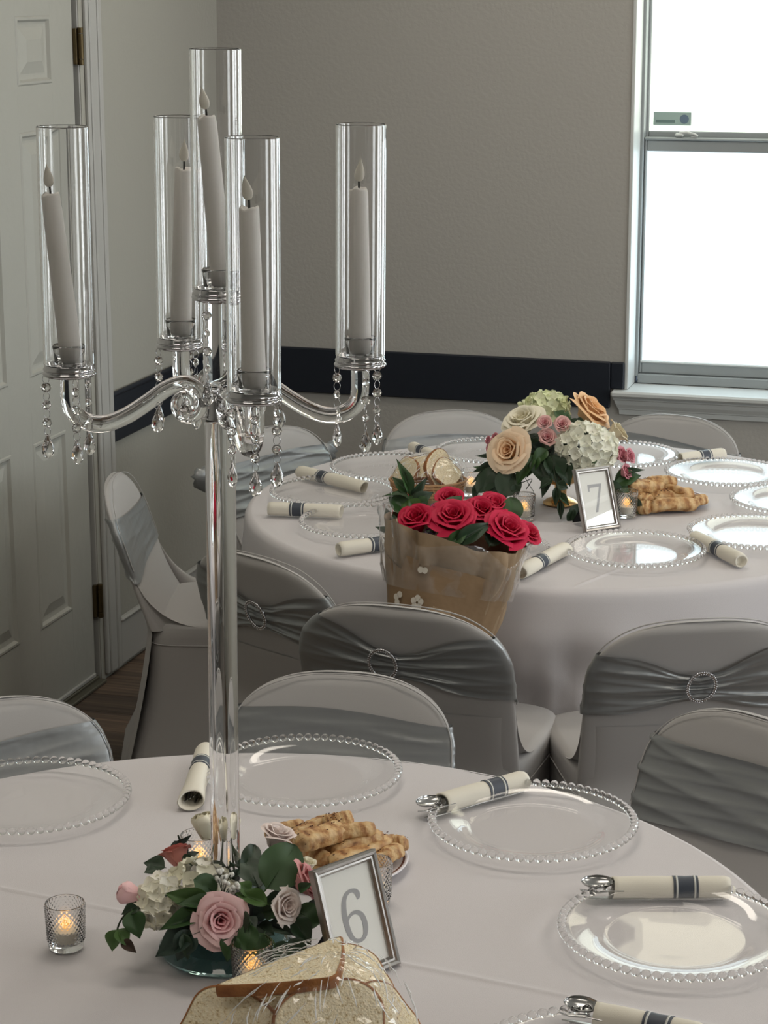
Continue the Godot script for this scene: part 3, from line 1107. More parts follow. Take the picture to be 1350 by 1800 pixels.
func cutlery_meshes() -> void:
	# each runs along +z from its handle end at 0; y is up
	var f := Geo.new()
	f.tube([Vector3(0, 0, 0), Vector3(0, 0.001, 0.04), Vector3(0, 0.001, 0.09), Vector3(0, 0.003, 0.125)], [0.006, 0.005, 0.0032, 0.0042], 8, false, true, 0.35)
	f.box(Vector3(0, 0.0035, 0.138), Vector3(0.020, 0.0016, 0.026), 0.0006)
	for k in 4:
		f.tube([Vector3(-0.0086 + k * 0.00573, 0.0035, 0.148), Vector3(-0.0086 + k * 0.00573, 0.001, 0.170), Vector3(-0.0086 + k * 0.00573, 0.004, 0.188)], [0.0016, 0.0015, 0.0008], 6)
	cached.fork = f.mesh()
	var s := Geo.new()
	s.tube([Vector3(0, 0, 0), Vector3(0, 0.001, 0.04), Vector3(0, 0.001, 0.09), Vector3(0, 0.003, 0.136)], [0.006, 0.005, 0.0032, 0.004], 8, false, true, 0.35)
	var rows := []
	for i in 8:
		var a := PI / 2.0 * i / 7.0
		var row := PackedVector3Array()
		for j in 20:
			var b := TAU * j / 20.0
			row.append(Vector3(0.0155 * sin(a) * cos(b), 0.003 - 0.008 * cos(a), 0.158 + 0.024 * sin(a) * sin(b)))
		rows.append(row)
	for i in range(7, -1, -1):
		var a := PI / 2.0 * i / 7.0
		var row := PackedVector3Array()
		for j in 20:
			var b := TAU * j / 20.0
			row.append(Vector3(0.0148 * sin(a) * cos(b), 0.0036 - 0.0078 * cos(a), 0.158 + 0.0233 * sin(a) * sin(b)))
		rows.append(row)
	s.grid(rows, true)
	cached.spoon = s.mesh()
	var k := Geo.new()
	k.tube([Vector3(0, 0, 0), Vector3(0, 0, 0.05), Vector3(0, 0, 0.10)], [0.006, 0.0065, 0.005], 8, false, true, 0.5)
	k.tube([Vector3(0, 0, 0.10), Vector3(0.001, 0, 0.14), Vector3(0.001, 0, 0.185), Vector3(0, 0, 0.200)], [0.005, 0.008, 0.0075, 0.002], 8, false, true, 0.12)
	cached.knife = k.mesh()

func cutlery(kind: String, a: Vector3, b: Vector3, out: float, sideways: float, lift: float, spin: float, label: String, group: String) -> void:
	# pushes the piece out of the mouth b of a roll by so much
	var dir := Vector3(b.x - a.x, 0, b.z - a.z).normalized()
	var side := dir.cross(Vector3.UP).normalized()
	var reach: float = {"fork": 0.188, "spoon": 0.182, "knife": 0.2}[kind]
	var basis := Basis(-side, Vector3.UP, dir) * Basis(Vector3(0, 0, 1), spin)
	var o := put(kind, cached[kind], M.steel, null, Transform3D(basis, Vector3(b.x, TABLE_Y + 0.014 + lift, b.z) + dir * (out - reach) + side * sideways))
	tag(o, label, kind, group)

# ================================================================ candelabra
func crystal_meshes() -> void:
	var bead := Geo.new()                                     # eight-sided cut bead, seen flat on
	var r0 := 0.0066
	for k in 8:
		var a := TAU * k / 8.0
		var b := TAU * (k + 1) / 8.0
		var pa := Vector3(cos(a) * r0, sin(a) * r0, 0)
		var pb := Vector3(cos(b) * r0, sin(b) * r0, 0)
		for s in [-1.0, 1.0]:
			var ta := Vector3(cos(a) * r0 * 0.45, sin(a) * r0 * 0.45, s * 0.0034)
			var tb := Vector3(cos(b) * r0 * 0.45, sin(b) * r0 * 0.45, s * 0.0034)
			bead.poly([pa, pb, tb, ta], (pa + pb) / 2.0 + Vector3(0, 0, s * 0.01))
			bead.poly([ta, tb, Vector3(0, 0, s * 0.0038)], Vector3(0, 0, s))
	cached.cut_bead = bead.mesh()
	var drop := Geo.new()                                     # faceted teardrop, hanging from its tip at 0
	var prof := [[0.0, 0.0012], [-0.008, 0.0045], [-0.017, 0.0080], [-0.024, 0.0082], [-0.030, 0.0050], [-0.032, 0.0008]]
	for i in prof.size() - 1:
		for k in 8:
			var a := TAU * (k + 0.5 * (i % 2)) / 8.0
			var b := a + TAU / 8.0
			var P := func(q: Array, w: float) -> Vector3: return Vector3(cos(w) * q[1], q[0], sin(w) * q[1] * 0.75)
			var m := (a + b) / 2.0
			# triangles, so that the facets alternate as on a cut stone
			var a2 := a + TAU / 16.0 * (1.0 if i % 2 == 0 else -1.0)
			var b2 := a2 + TAU / 8.0
			var out := Vector3(cos(m), 0.2 if i > 2 else 0.0, sin(m))
			drop.poly([P.call(prof[i], a), P.call(prof[i], b), P.call(prof[i + 1], a2)] if a2 > a else [P.call(prof[i], a), P.call(prof[i], b), P.call(prof[i + 1], b2)], out)
			drop.poly([P.call(prof[i + 1], a2), P.call(prof[i + 1], b2), P.call(prof[i], b)] if a2 > a else [P.call(prof[i + 1], a2), P.call(prof[i + 1], b2), P.call(prof[i], a)], out)
	cached.teardrop = drop.mesh(false)
	var ring := Geo.new()
	var pts := []
	for k in 14:
		pts.append(Vector3(0.0042 * cos(TAU * k / 14.0), 0.0058 * sin(TAU * k / 14.0), 0))
	ring.tube(pts, 0.00045, 5, true)
	cached.ring = ring.mesh()

func strand(parent: Node3D, p: Vector3, beads: int, turn: float, seed_: int) -> void:
	var s := Node3D.new()
	s.name = "crystal_strand"
	parent.add_child(s, true)
	s.position = p
	s.rotation.y = turn
	rng.seed = seed_
	var y := -0.004
	put("wire_ring", cached.ring, M.chrome, s, Transform3D(Basis(), Vector3(0, y, 0)))
	y -= 0.011
	for k in beads:
		put("cut_bead", cached.cut_bead, M.crystal, s, Transform3D(Basis(Vector3.UP, rng.randf_range(-0.7, 0.7)), Vector3(0, y, 0)))
		y -= 0.0115
		put("wire_ring", cached.ring, M.chrome, s, Transform3D(Basis(Vector3.UP, 0.6), Vector3(0, y, 0)))
		y -= 0.0115
	put("teardrop", cached.teardrop, M.crystal, s, Transform3D(Basis(Vector3.UP, rng.randf_range(-0.8, 0.8)), Vector3(0, y + 0.008, 0)))

func cup_parts(o: Node3D, c: Vector3) -> void:                # c: middle of the cup's underside
	var g := Geo.new()
	g.lathe([Vector2(0, 0), Vector2(0.030, 0), Vector2(0.0335, 0.002), Vector2(0.0345, 0.004), Vector2(0.0335, 0.006), Vector2(0.0318, 0.0066), Vector2(0.0318, 0.0078), Vector2(0.0332, 0.0086), Vector2(0.0332, 0.0105), Vector2(0.0318, 0.0115),
		Vector2(0.0318, 0.0150), Vector2(0.0305, 0.0165), Vector2(0.028, 0.0165), Vector2(0.0265, 0.012), Vector2(0.021, 0.0105), Vector2(0, 0.0105)], 48, Transform3D(Basis(), c))
	put("drip_cup", g.mesh(), M.chrome, o)
	var s := Geo.new()
	s.lathe([Vector2(0, 0.0105), Vector2(0.0165, 0.0105), Vector2(0.0180, 0.014), Vector2(0.0200, 0.034), Vector2(0.0212, 0.040), Vector2(0.0200, 0.041), Vector2(0.0182, 0.036), Vector2(0.0165, 0.0185), Vector2(0, 0.0175)], 36, Transform3D(Basis(), c))
	put("candle_socket", s.mesh(), M.crystal, o)

func candle_at(lean_root: Transform3D, c: Vector3, h: float, lean: Vector3, seed_: int, label: String, flame_tilt: float) -> void:
	var o := thing("taper_candle", label, "candle", Vector3(), "white taper candles in the tall candelabra")
	o.transform = lean_root * Transform3D(frame_y(Vector3(lean.x, 1.0, lean.z)), c + Vector3(0, 0.0185, 0))
	rng.seed = seed_
	var ph := rng.randf() * TAU
	var g := Geo.new()
	var rows := []
	for q in [[0.0, 0.01], [0.0, 0.0145], [0.004, 0.0148], [h * 0.3, 0.0140], [h * 0.6, 0.0131], [h * 0.9, 0.0123], [h - 0.003, 0.0120], [h, 0.0112], [h - 0.001, 0.0085], [h - 0.005, 0.004], [h - 0.006, 0.0002]]:
		var row := PackedVector3Array()
		for j in 28:
			var t := TAU * j / 28.0
			var lip: float = 0.0016 * sin(2.0 * t + ph) + 0.0009 * sin(5.0 * t + ph) if q[0] > h - 0.0035 and q[1] > 0.005 else 0.0
			row.append(Vector3(q[1] * cos(t), q[0] + lip, q[1] * sin(t)))
		rows.append(row)
	g.grid(rows, true)
	put("wax_body", g.mesh(), M.candle, o)
	var w := Geo.new()
	w.tube([Vector3(0, h - 0.007, 0), Vector3(0.0004, h + 0.004, 0), Vector3(0.0002, h + 0.011, 0.0)], [0.0014, 0.0013, 0.0012], 8)
	put("wick", w.mesh(), M.wick, o)
	var f := Geo.new()
	var pr := []
	for k in 17:
		var v := k / 16.0
		pr.append(Vector2(maxf(0.0001, 0.0072 * pow(sin(PI * pow(v, 0.62)), 0.9) * (1.0 - 0.30 * v)), 0.030 * v))
	f.lathe(pr, 16)
	put("led_bulb", f.mesh(), M.led_flame, o, Transform3D(Basis(Vector3(0, 0, 1), flame_tilt).scaled(Vector3(1, 1, 0.6)), Vector3(0, h + 0.008, 0)))

func candelabra() -> void:
	var foot := Vector3(-0.994, TABLE_Y + 0.0035, -2.565)
	var root := Transform3D(Basis(cam_basis.z.slide(Vector3.UP).normalized(), -0.0085), foot)
	var o := thing("candelabra", "tall clear crystal candelabra with five arms on a faceted glass foot", "candelabra")
	o.transform = root
	var inv := root.affine_inverse()
	# foot: a thick glass disc with cut facets round its edge
	var g := Geo.new()
	var n := 36
	var R := 0.093
	for k in n:
		var a := TAU * k / n
		var b := TAU * (k + 1) / n
		var m := (a + b) / 2.0
		var P := func(r: float, y: float, w: float) -> Vector3: return Vector3(r * cos(w), y, r * sin(w))
		var out := Vector3(cos(m), 0.3, sin(m))
		g.poly([P.call(R, 0.006, a), P.call(R, 0.006, b), P.call(R - 0.013, 0.019, m)], out)
		g.poly([P.call(R - 0.013, 0.019, m), P.call(R - 0.013, 0.019, m + TAU / n), P.call(R, 0.006, b)], out)
		g.poly([P.call(R - 0.013, 0.019, m), P.call(R - 0.013, 0.019, m + TAU / n), Vector3(0, 0.0205, 0)], Vector3.UP)
		g.poly([P.call(R, 0.006, a), P.call(R, 0.006, b), P.call(R - 0.004, 0.0, m)], Vector3(cos(m), -0.3, sin(m)))
		g.poly([P.call(R - 0.004, 0.0, m), P.call(R - 0.004, 0.0, m + TAU / n), P.call(R, 0.006, b)], Vector3(cos(b), -0.3, sin(b)))
		g.poly([P.call(R - 0.004, 0.0, m), P.call(R - 0.004, 0.0, m + TAU / n), Vector3(0, 0.0, 0)], Vector3.DOWN)
	put("foot", g.mesh(), M.crystal_base, o)
	var top_y := 0.900                                        # underside of the top cup above the table
	var col := Geo.new()
	col.lathe([Vector2(0, 0.021), Vector2(0.024, 0.021), Vector2(0.024, 0.027), Vector2(0.0198, 0.033), Vector2(0.0198, 0.742), Vector2(0.0180, 0.744), Vector2(0, 0.744)], 40)
	put("lower_column", col.mesh(), M.crystal, o)
	var rod := Geo.new()
	rod.lathe([Vector2(0, 0.785), Vector2(0.0195, 0.785), Vector2(0.0205, 0.787), Vector2(0.0205, top_y - 0.003), Vector2(0.0195, top_y - 0.001), Vector2(0, top_y - 0.001)], 40)
	put("upper_column", rod.mesh(), M.crystal, o)
	var collar := Geo.new()
	collar.lathe([Vector2(0, 0.744), Vector2(0.0185, 0.744), Vector2(0.0195, 0.746), Vector2(0.0195, 0.749), Vector2(0.0180, 0.750), Vector2(0.0180, 0.778), Vector2(0.0195, 0.779), Vector2(0.0215, 0.781), Vector2(0.0215, 0.784), Vector2(0.0195, 0.785), Vector2(0, 0.785)], 40)
	put("collar", collar.mesh(), M.chrome, o)
	# four arms in the shape of an S that ends in a scroll beside the collar
	var side := [[1.0, 0.805], [1.0, 0.774], [0.975, 0.757], [0.895, 0.745], [0.775, 0.742], [0.635, 0.751], [0.49, 0.768], [0.355, 0.786], [0.24, 0.793], [0.165, 0.786], [0.135, 0.770], [0.155, 0.755], [0.215, 0.749], [0.275, 0.756], [0.285, 0.769], [0.245, 0.776], [0.205, 0.771], [0.205, 0.764]]
	var ends := [[122.0, 657.0], [633.0, 637.0], [447.0, 700.0], [318.0, 607.0]]
	var cups := []
	for e in ends:
		var c: Vector3 = inv * on_level(e[0], e[1], 1.573)
		c.y = 0.805
		cups.append(c)
	for c in cups:
		var pts := []
		var rad := []
		var flatc := Vector3(c.x, 0, c.z)
		for q in side:
			pts.append(flatc * q[0] + Vector3(0, q[1], 0))
		var path := smooth_path(pts, 6)
		for k in path.size():
			rad.append(lerpf(0.0122, 0.0108, minf(1.0, k / 40.0)) if k < 62 else lerpf(0.0108, 0.0062, (k - 62) / float(path.size() - 63)))
		var ag := Geo.new()
		ag.tube(path, rad, 20)
		put("arm", ag.mesh(), M.crystal, o)
		put("arm_clip", boxes([[Vector3(-0.004, -0.006, -0.004), Vector3(0.004, 0.006, 0.004)]], 0.001), M.chrome, o, Transform3D(frame_y(Vector3.UP), flatc * 0.118 + Vector3(0, 0.768, 0)))
		cup_parts(o, c)
	var topc := Vector3(0, top_y, 0)
	cup_parts(o, topc)
	var k := 0
	for c in cups + [topc]:
		var outw := atan2(c.z, c.x) if c != topc else -0.4
		for a in [0.0, 2.1, -2.1]:
			var w: float = outw + a + [0.3, -0.5, 0.2, 0.6, 0.0][k]
			strand(o, c + Vector3(0.0315 * cos(w), -0.001, 0.0315 * sin(w)), 3 if c != topc else 4, CAM_YAW + 0.3 * a, 40 + k * 7 + int(a * 3.0))
		k += 1
	for c in cups:                                            # a single drop under the crest of every arm, another in its scroll
		for q in [[0.42, 0.768], [0.245, 0.782]]:
			var d := Node3D.new()
			d.name = "arm_pendant"
			o.add_child(d, true)
			d.position = Vector3(c.x * q[0], q[1], c.z * q[0])
			put("wire_ring", cached.ring, M.chrome, d, Transform3D(Basis(), Vector3(0, -0.003, 0)))
			put("teardrop", cached.teardrop, M.crystal, d, Transform3D(Basis(Vector3.UP, CAM_YAW + c.x), Vector3(0, -0.008, 0)))
	# glass chimneys and candles stand in the cups
	var h := Geo.new()
	h.lathe([Vector2(0.0302, 0.0), Vector2(0.0325, 0.0), Vector2(0.0325, 0.297), Vector2(0.0319, 0.2985), Vector2(0.0308, 0.2985), Vector2(0.0302, 0.297)], 64, Transform3D(), true)
	var chimney := h.mesh()
	var names := ["on the far left arm of the candelabra", "on the far right arm of the candelabra", "on the front arm, nearest the camera", "on the rear arm, half behind the tallest tube", "on the topmost cup of the candelabra"]
	var looks := ["tall clear glass tube ", "tall clear glass tube ", "tall clear glass tube ", "tall clear glass tube ", "highest clear glass tube "]
	var cl := ["leaning white candle with an unlit flame bulb ", "upright white candle with an unlit flame bulb ", "white candle with a wavy rim ", "slim white candle ", "white candle leaning inside the highest tube "]
	var right := cam_basis.x.slide(Vector3.UP).normalized()
	var leans := [-0.10, -0.012, -0.02, 0.035, -0.085]
	var heights := [0.214, 0.215, 0.215, 0.228, 0.214]
	for i in 5:
		var c: Vector3 = cups[i] if i < 4 else topc
		var t := thing("glass_chimney", looks[i] + names[i], "glass tube", Vector3(), "glass tubes round the candles")
		t.transform = root * Transform3D(Basis(), c + Vector3(0, 0.0167, 0))
		put("tube_wall", chimney, M.crystal, t)
		candle_at(root, c + right * [0.004, 0.0, 0.0, 0.0, 0.006][i], heights[i], right * leans[i], 60 + i, cl[i] + names[i], [0.0, -0.12, 0.16, 0.0, 0.1][i])

# ================================================================ flowers
func petal_rows(phi: float, halfw: float, rb: float, rt: float, hb: float, ht: float, curl: float, sd: float, nu := 7, nv := 6) -> Array:
	var rows := []
	for i in nv:
		var v := i / float(nv - 1)
		var row := PackedVector3Array()
		for j in nu:
			var u := -1.0 + 2.0 * j / float(nu - 1)
			var w := halfw * (0.55 + 0.45 * sin(minf(1.0, v * 1.25) * PI / 2.0))
			var a := phi + u * w
			var r := lerpf(rb, rt, pow(v, 0.75)) * (1.0 + 0.05 * u * u)
			var drop := 1.0 - 0.16 * pow(absf(u), 2.6) * v
			var y := lerpf(hb, ht, sin(v * PI / 2.0)) * drop
			if v > 0.6:
				var k := (v - 0.6) / 0.4
				r += curl * k * k * (1.0 + 0.4 * sin(sd + u * 2.3))
				y -= curl * 0.55 * k * k * k
			r += 0.03 * sin(sd * 3.1 + u * 4.0) * v
			row.append(Vector3(r * cos(a), y, r * sin(a)))
		rows.append(row)
	return rows

func rose_mesh(openness: float, inner: Color, outer: Color, seed_: int) -> ArrayMesh:    # unit rose: radius about 1, opening along +y
	rng.seed = seed_
	var g := Geo.new()
	var layers := [[3, 0.05, 0.13, 0.92, 0.02, 1.5], [4, 0.10, 0.27, 1.0, 0.03, 1.1], [4, 0.18, 0.43, 1.0, 0.06, 1.0], [5, 0.26, 0.62, 0.95, 0.10, 0.85], [5, 0.30, 0.80, 0.84, 0.15, 0.82], [5, 0.26, 0.96, 0.66, 0.20, 0.80]]
	var total: int = 6 if openness > 0.8 else 5 if openness > 0.55 else 4
	var phase := rng.randf() * TAU
	for l in total:
		var q = layers[l]
		phase += 0.7
		for k in q[0]:
			var phi: float = phase + TAU * k / q[0] + rng.randf_range(-0.15, 0.15)
			var grow: float = lerpf(0.72, 1.0, openness) if l > 1 else 1.0
			var bud := openness < 0.5
			var rows := petal_rows(phi, q[5] * rng.randf_range(0.92, 1.12), 0.34 if bud and l > 0 else q[1], (q[2] * grow + (0.16 if bud and l > 0 else 0.0)) * rng.randf_range(0.93, 1.06), 0.0, q[3] * rng.randf_range(0.95, 1.03) * lerpf(1.12, 1.0, openness), -0.24 if bud and l > 0 else q[4] * openness, rng.randf() * 6.0)
			var cols := []
			var mixed := inner.lerp(outer, clampf(l / 4.0 + rng.randf_range(-0.08, 0.08), 0, 1)).srgb_to_linear()
			var tip := mixed.lerp(outer.srgb_to_linear(), 0.5)
			for i in 6:
				cols.append(mixed.lerp(tip, i / 5.0))
			g.grid(rows, false, false, cols)
	# receptacle that closes the flower from below
	var rr := []
	var cc := []
	for q in [[0.02, -0.12], [0.14, -0.08], [0.24, 0.02], [0.34, 0.16]]:
		var row := PackedVector3Array()
		for j in 14:
			row.append(Vector3(q[0] * cos(TAU * j / 14.0), q[1], q[0] * sin(TAU * j / 14.0)))
		rr.append(row)
		cc.append(outer.srgb_to_linear().lerp(Color(0.08, 0.13, 0.04), 0.35))
	g.grid(rr, true, false, cc)
	return g.mesh(false)

func floret_mesh(c: Color, seed_: int) -> ArrayMesh:           # four rounded petals, unit size
	rng.seed = seed_
	var g := Geo.new()
	var lin := c.srgb_to_linear()
	for k in 4:
		var a := TAU * k / 4.0 + rng.randf_range(-0.15, 0.15)
		var lift := rng.randf_range(0.05, 0.5)
		var rows := []
		for i in 5:
			var v := i / 4.0
			var row := PackedVector3Array()
			for j in 5:
				var u := -1.0 + j / 2.0
				var w: float = 0.62 * sin(PI * minf(0.93, 0.18 + v * 0.75)) * u
				var r: float = 1.05 * v * (1.0 - 0.12 * u * u * v)
				var d := Vector3(cos(a), 0, sin(a))
				var s := Vector3(-sin(a), 0, cos(a))
				row.append(d * r + s * w + Vector3(0, lift * v * v + 0.16 * u * u * v - 0.05 * (1.0 - v), 0))
			rows.append(row)
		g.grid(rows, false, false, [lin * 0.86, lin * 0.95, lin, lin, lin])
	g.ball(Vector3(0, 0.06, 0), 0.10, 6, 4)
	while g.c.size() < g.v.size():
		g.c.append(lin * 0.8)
	return g.mesh(false)

func leaf_mesh(round_: float, fold: float, bend: float, seed_: int) -> ArrayMesh:   # from the stalk at 0 along +y to 1, width 1, face +z
	rng.seed = seed_
	var g := Geo.new()
	var rows := []
	for i in 13:
		var v := i / 12.0
		var w: float
		if round_ > 0.5:
			w = 0.5 * pow(sin(PI * pow(v, 0.92)), 0.55)
		else:
			w = 0.5 * pow(sin(PI * pow(v, 0.75)), 1.05)
		w = maxf(w, 0.006)
		var row := PackedVector3Array()
		for j in 9:
			var u := -1.0 + j / 4.0
			row.append(Vector3(u * w, v, -bend * v * v + fold * absf(u) * w - fold * 0.25 * w * u * u + 0.02 * sin(v * 9.0 + u * 3.0 + seed_)))
		rows.append(row)
	g.grid(rows)
	var rib := Geo.new()
	rows = []
	var path := []
	for i in 7:
		var v := i / 6.0 * 0.94
		path.append(Vector3(0, v - 0.06, -bend * v * v + 0.006))
	g.tube(path, [0.022, 0.018, 0.015, 0.012, 0.010, 0.007, 0.004], 5)
	return g.mesh(false)

func flower_meshes() -> void:
	cached.leaf = [leaf_mesh(0.0, 0.5, 0.25, 1), leaf_mesh(0.0, 0.25, 0.12, 2), leaf_mesh(1.0, 0.2, 0.15, 3), leaf_mesh(1.0, 0.35, 0.3, 4)]
	cached.floret_cream = [floret_mesh(Color(0.98, 0.97, 0.91), 1), floret_mesh(Color(0.97, 0.955, 0.88), 2), floret_mesh(Color(0.98, 0.97, 0.93), 3)]
	cached.floret_green = [floret_mesh(Color(0.90, 0.92, 0.76), 4), floret_mesh(Color(0.92, 0.935, 0.80), 5)]
	cached.floret_white = [floret_mesh(Color(0.97, 0.97, 0.92), 6), floret_mesh(Color(0.95, 0.95, 0.89), 7), floret_mesh(Color(0.97, 0.965, 0.91), 8)]

func leaf(o: Node3D, a: Vector3, b: Vector3, width: float, kind: int, tone: int, twist := 0.0) -> void:
	var y := (b - a)
	var len := y.length()
	y /= len
	var view := (CAM_POS - a).normalized() + Vector3(0, 0.5, 0)
	var z := (view - y * view.dot(y)).normalized().rotated(y, twist)
	var x := y.cross(z)
	put("leaf", cached.leaf[kind], M.leaf[tone] if tone >= 0 else M.leaf_brown, o, Transform3D(Basis(x * width, y * len, z * len), a))

func rose(o: Node3D, p: Vector3, dir: Vector3, r: float, openness: float, inner: Color, outer: Color, seed_: int, label := "") -> void:
	var n := put("rose", rose_mesh(openness, inner, outer, seed_), M.petal, o, Transform3D(frame_y(dir).scaled(Vector3.ONE * r), p - dir.normalized() * r * 0.45))
	if label:
		n.set_meta("label", label)

func hydrangea(o: Node3D, p: Vector3, r: Vector3, up: Vector3, count: int, size: float, set_: Array, seed_: int, label: String) -> void:
	var h := Node3D.new()
	h.name = "hydrangea"
	o.add_child(h, true)
	h.transform = Transform3D(frame_y(up), p)
	h.set_meta("label", label)
	rng.seed = seed_
	for k in count:
		var y := 1.0 - 1.55 * (k + 0.5) / count
		var a := k * 2.39996
		var q := sqrt(1.0 - y * y)
		var d := Vector3(q * cos(a), y, q * sin(a))
		var pos := d * r * rng.randf_range(0.86, 1.0)
		put("floret", set_[k % set_.size()], M.petal, h, Transform3D(frame_y(d + Vector3(rng.randf_range(-0.35, 0.35), 0.1, rng.randf_range(-0.35, 0.35)), Vector3(rng.randf(), 0.2, rng.randf())).scaled(Vector3.ONE * size * rng.randf_range(0.85, 1.12)), pos))

func stem(o: Node3D, pts: Array, r: float, called := "stem") -> void:
	var g := Geo.new()
	g.tube(smooth_path(pts, 4), r, 6)
	put(called, g.mesh(), M.stem, o)

func toward_cam(p: Vector3) -> Vector3:
	return (CAM_POS - p).normalized()

func breath(o: Node3D, spots: Array, depth: float, seed_: int) -> void:    # a sprig of baby's breath
	rng.seed = seed_
	var g := Geo.new()
	var s := Node3D.new()
	s.name = "baby_breath"
	o.add_child(s, true)
	for q in spots:
		var p := at(q[0], q[1], depth + rng.randf_range(-0.012, 0.012))
		for k in 4:
			g.ball(p + Vector3(rng.randf_range(-1, 1), rng.randf_range(-1, 1), rng.randf_range(-1, 1)) * 0.0026, 0.0033, 6, 5)
	var lin := Color(0.98, 0.98, 0.96).srgb_to_linear()
	while g.c.size() < g.v.size():
		g.c.append(lin)
	g.tinted = true
	put("blossoms", g.mesh(), M.petal, s)
	var t := Geo.new()
	var root := at(spots[0][0] + 6.0, spots[0][1] + 45.0, depth + 0.02)
	for q in spots:
		t.tube([root, root.lerp(at(q[0], q[1], depth), 0.6) + Vector3(0, 0.004, 0), at(q[0], q[1], depth)], 0.0006, 4)
	put("stems", t.mesh(), M.stem, s)

const PINK_IN := Color(0.92, 0.62, 0.66)
const PINK_OUT := Color(0.98, 0.84, 0.84)
const BLUSH_IN := Color(0.95, 0.87, 0.84)
const BLUSH_OUT := Color(0.97, 0.93, 0.91)
const CREAM_IN := Color(0.94, 0.91, 0.80)
const CREAM_OUT := Color(0.96, 0.94, 0.87)
const PEACH_IN := Color(0.97, 0.75, 0.51)
const PEACH_OUT := Color(0.99, 0.90, 0.79)
const RED_IN := Color(0.72, 0.04, 0.20)
const RED_OUT := Color(0.80, 0.07, 0.27)

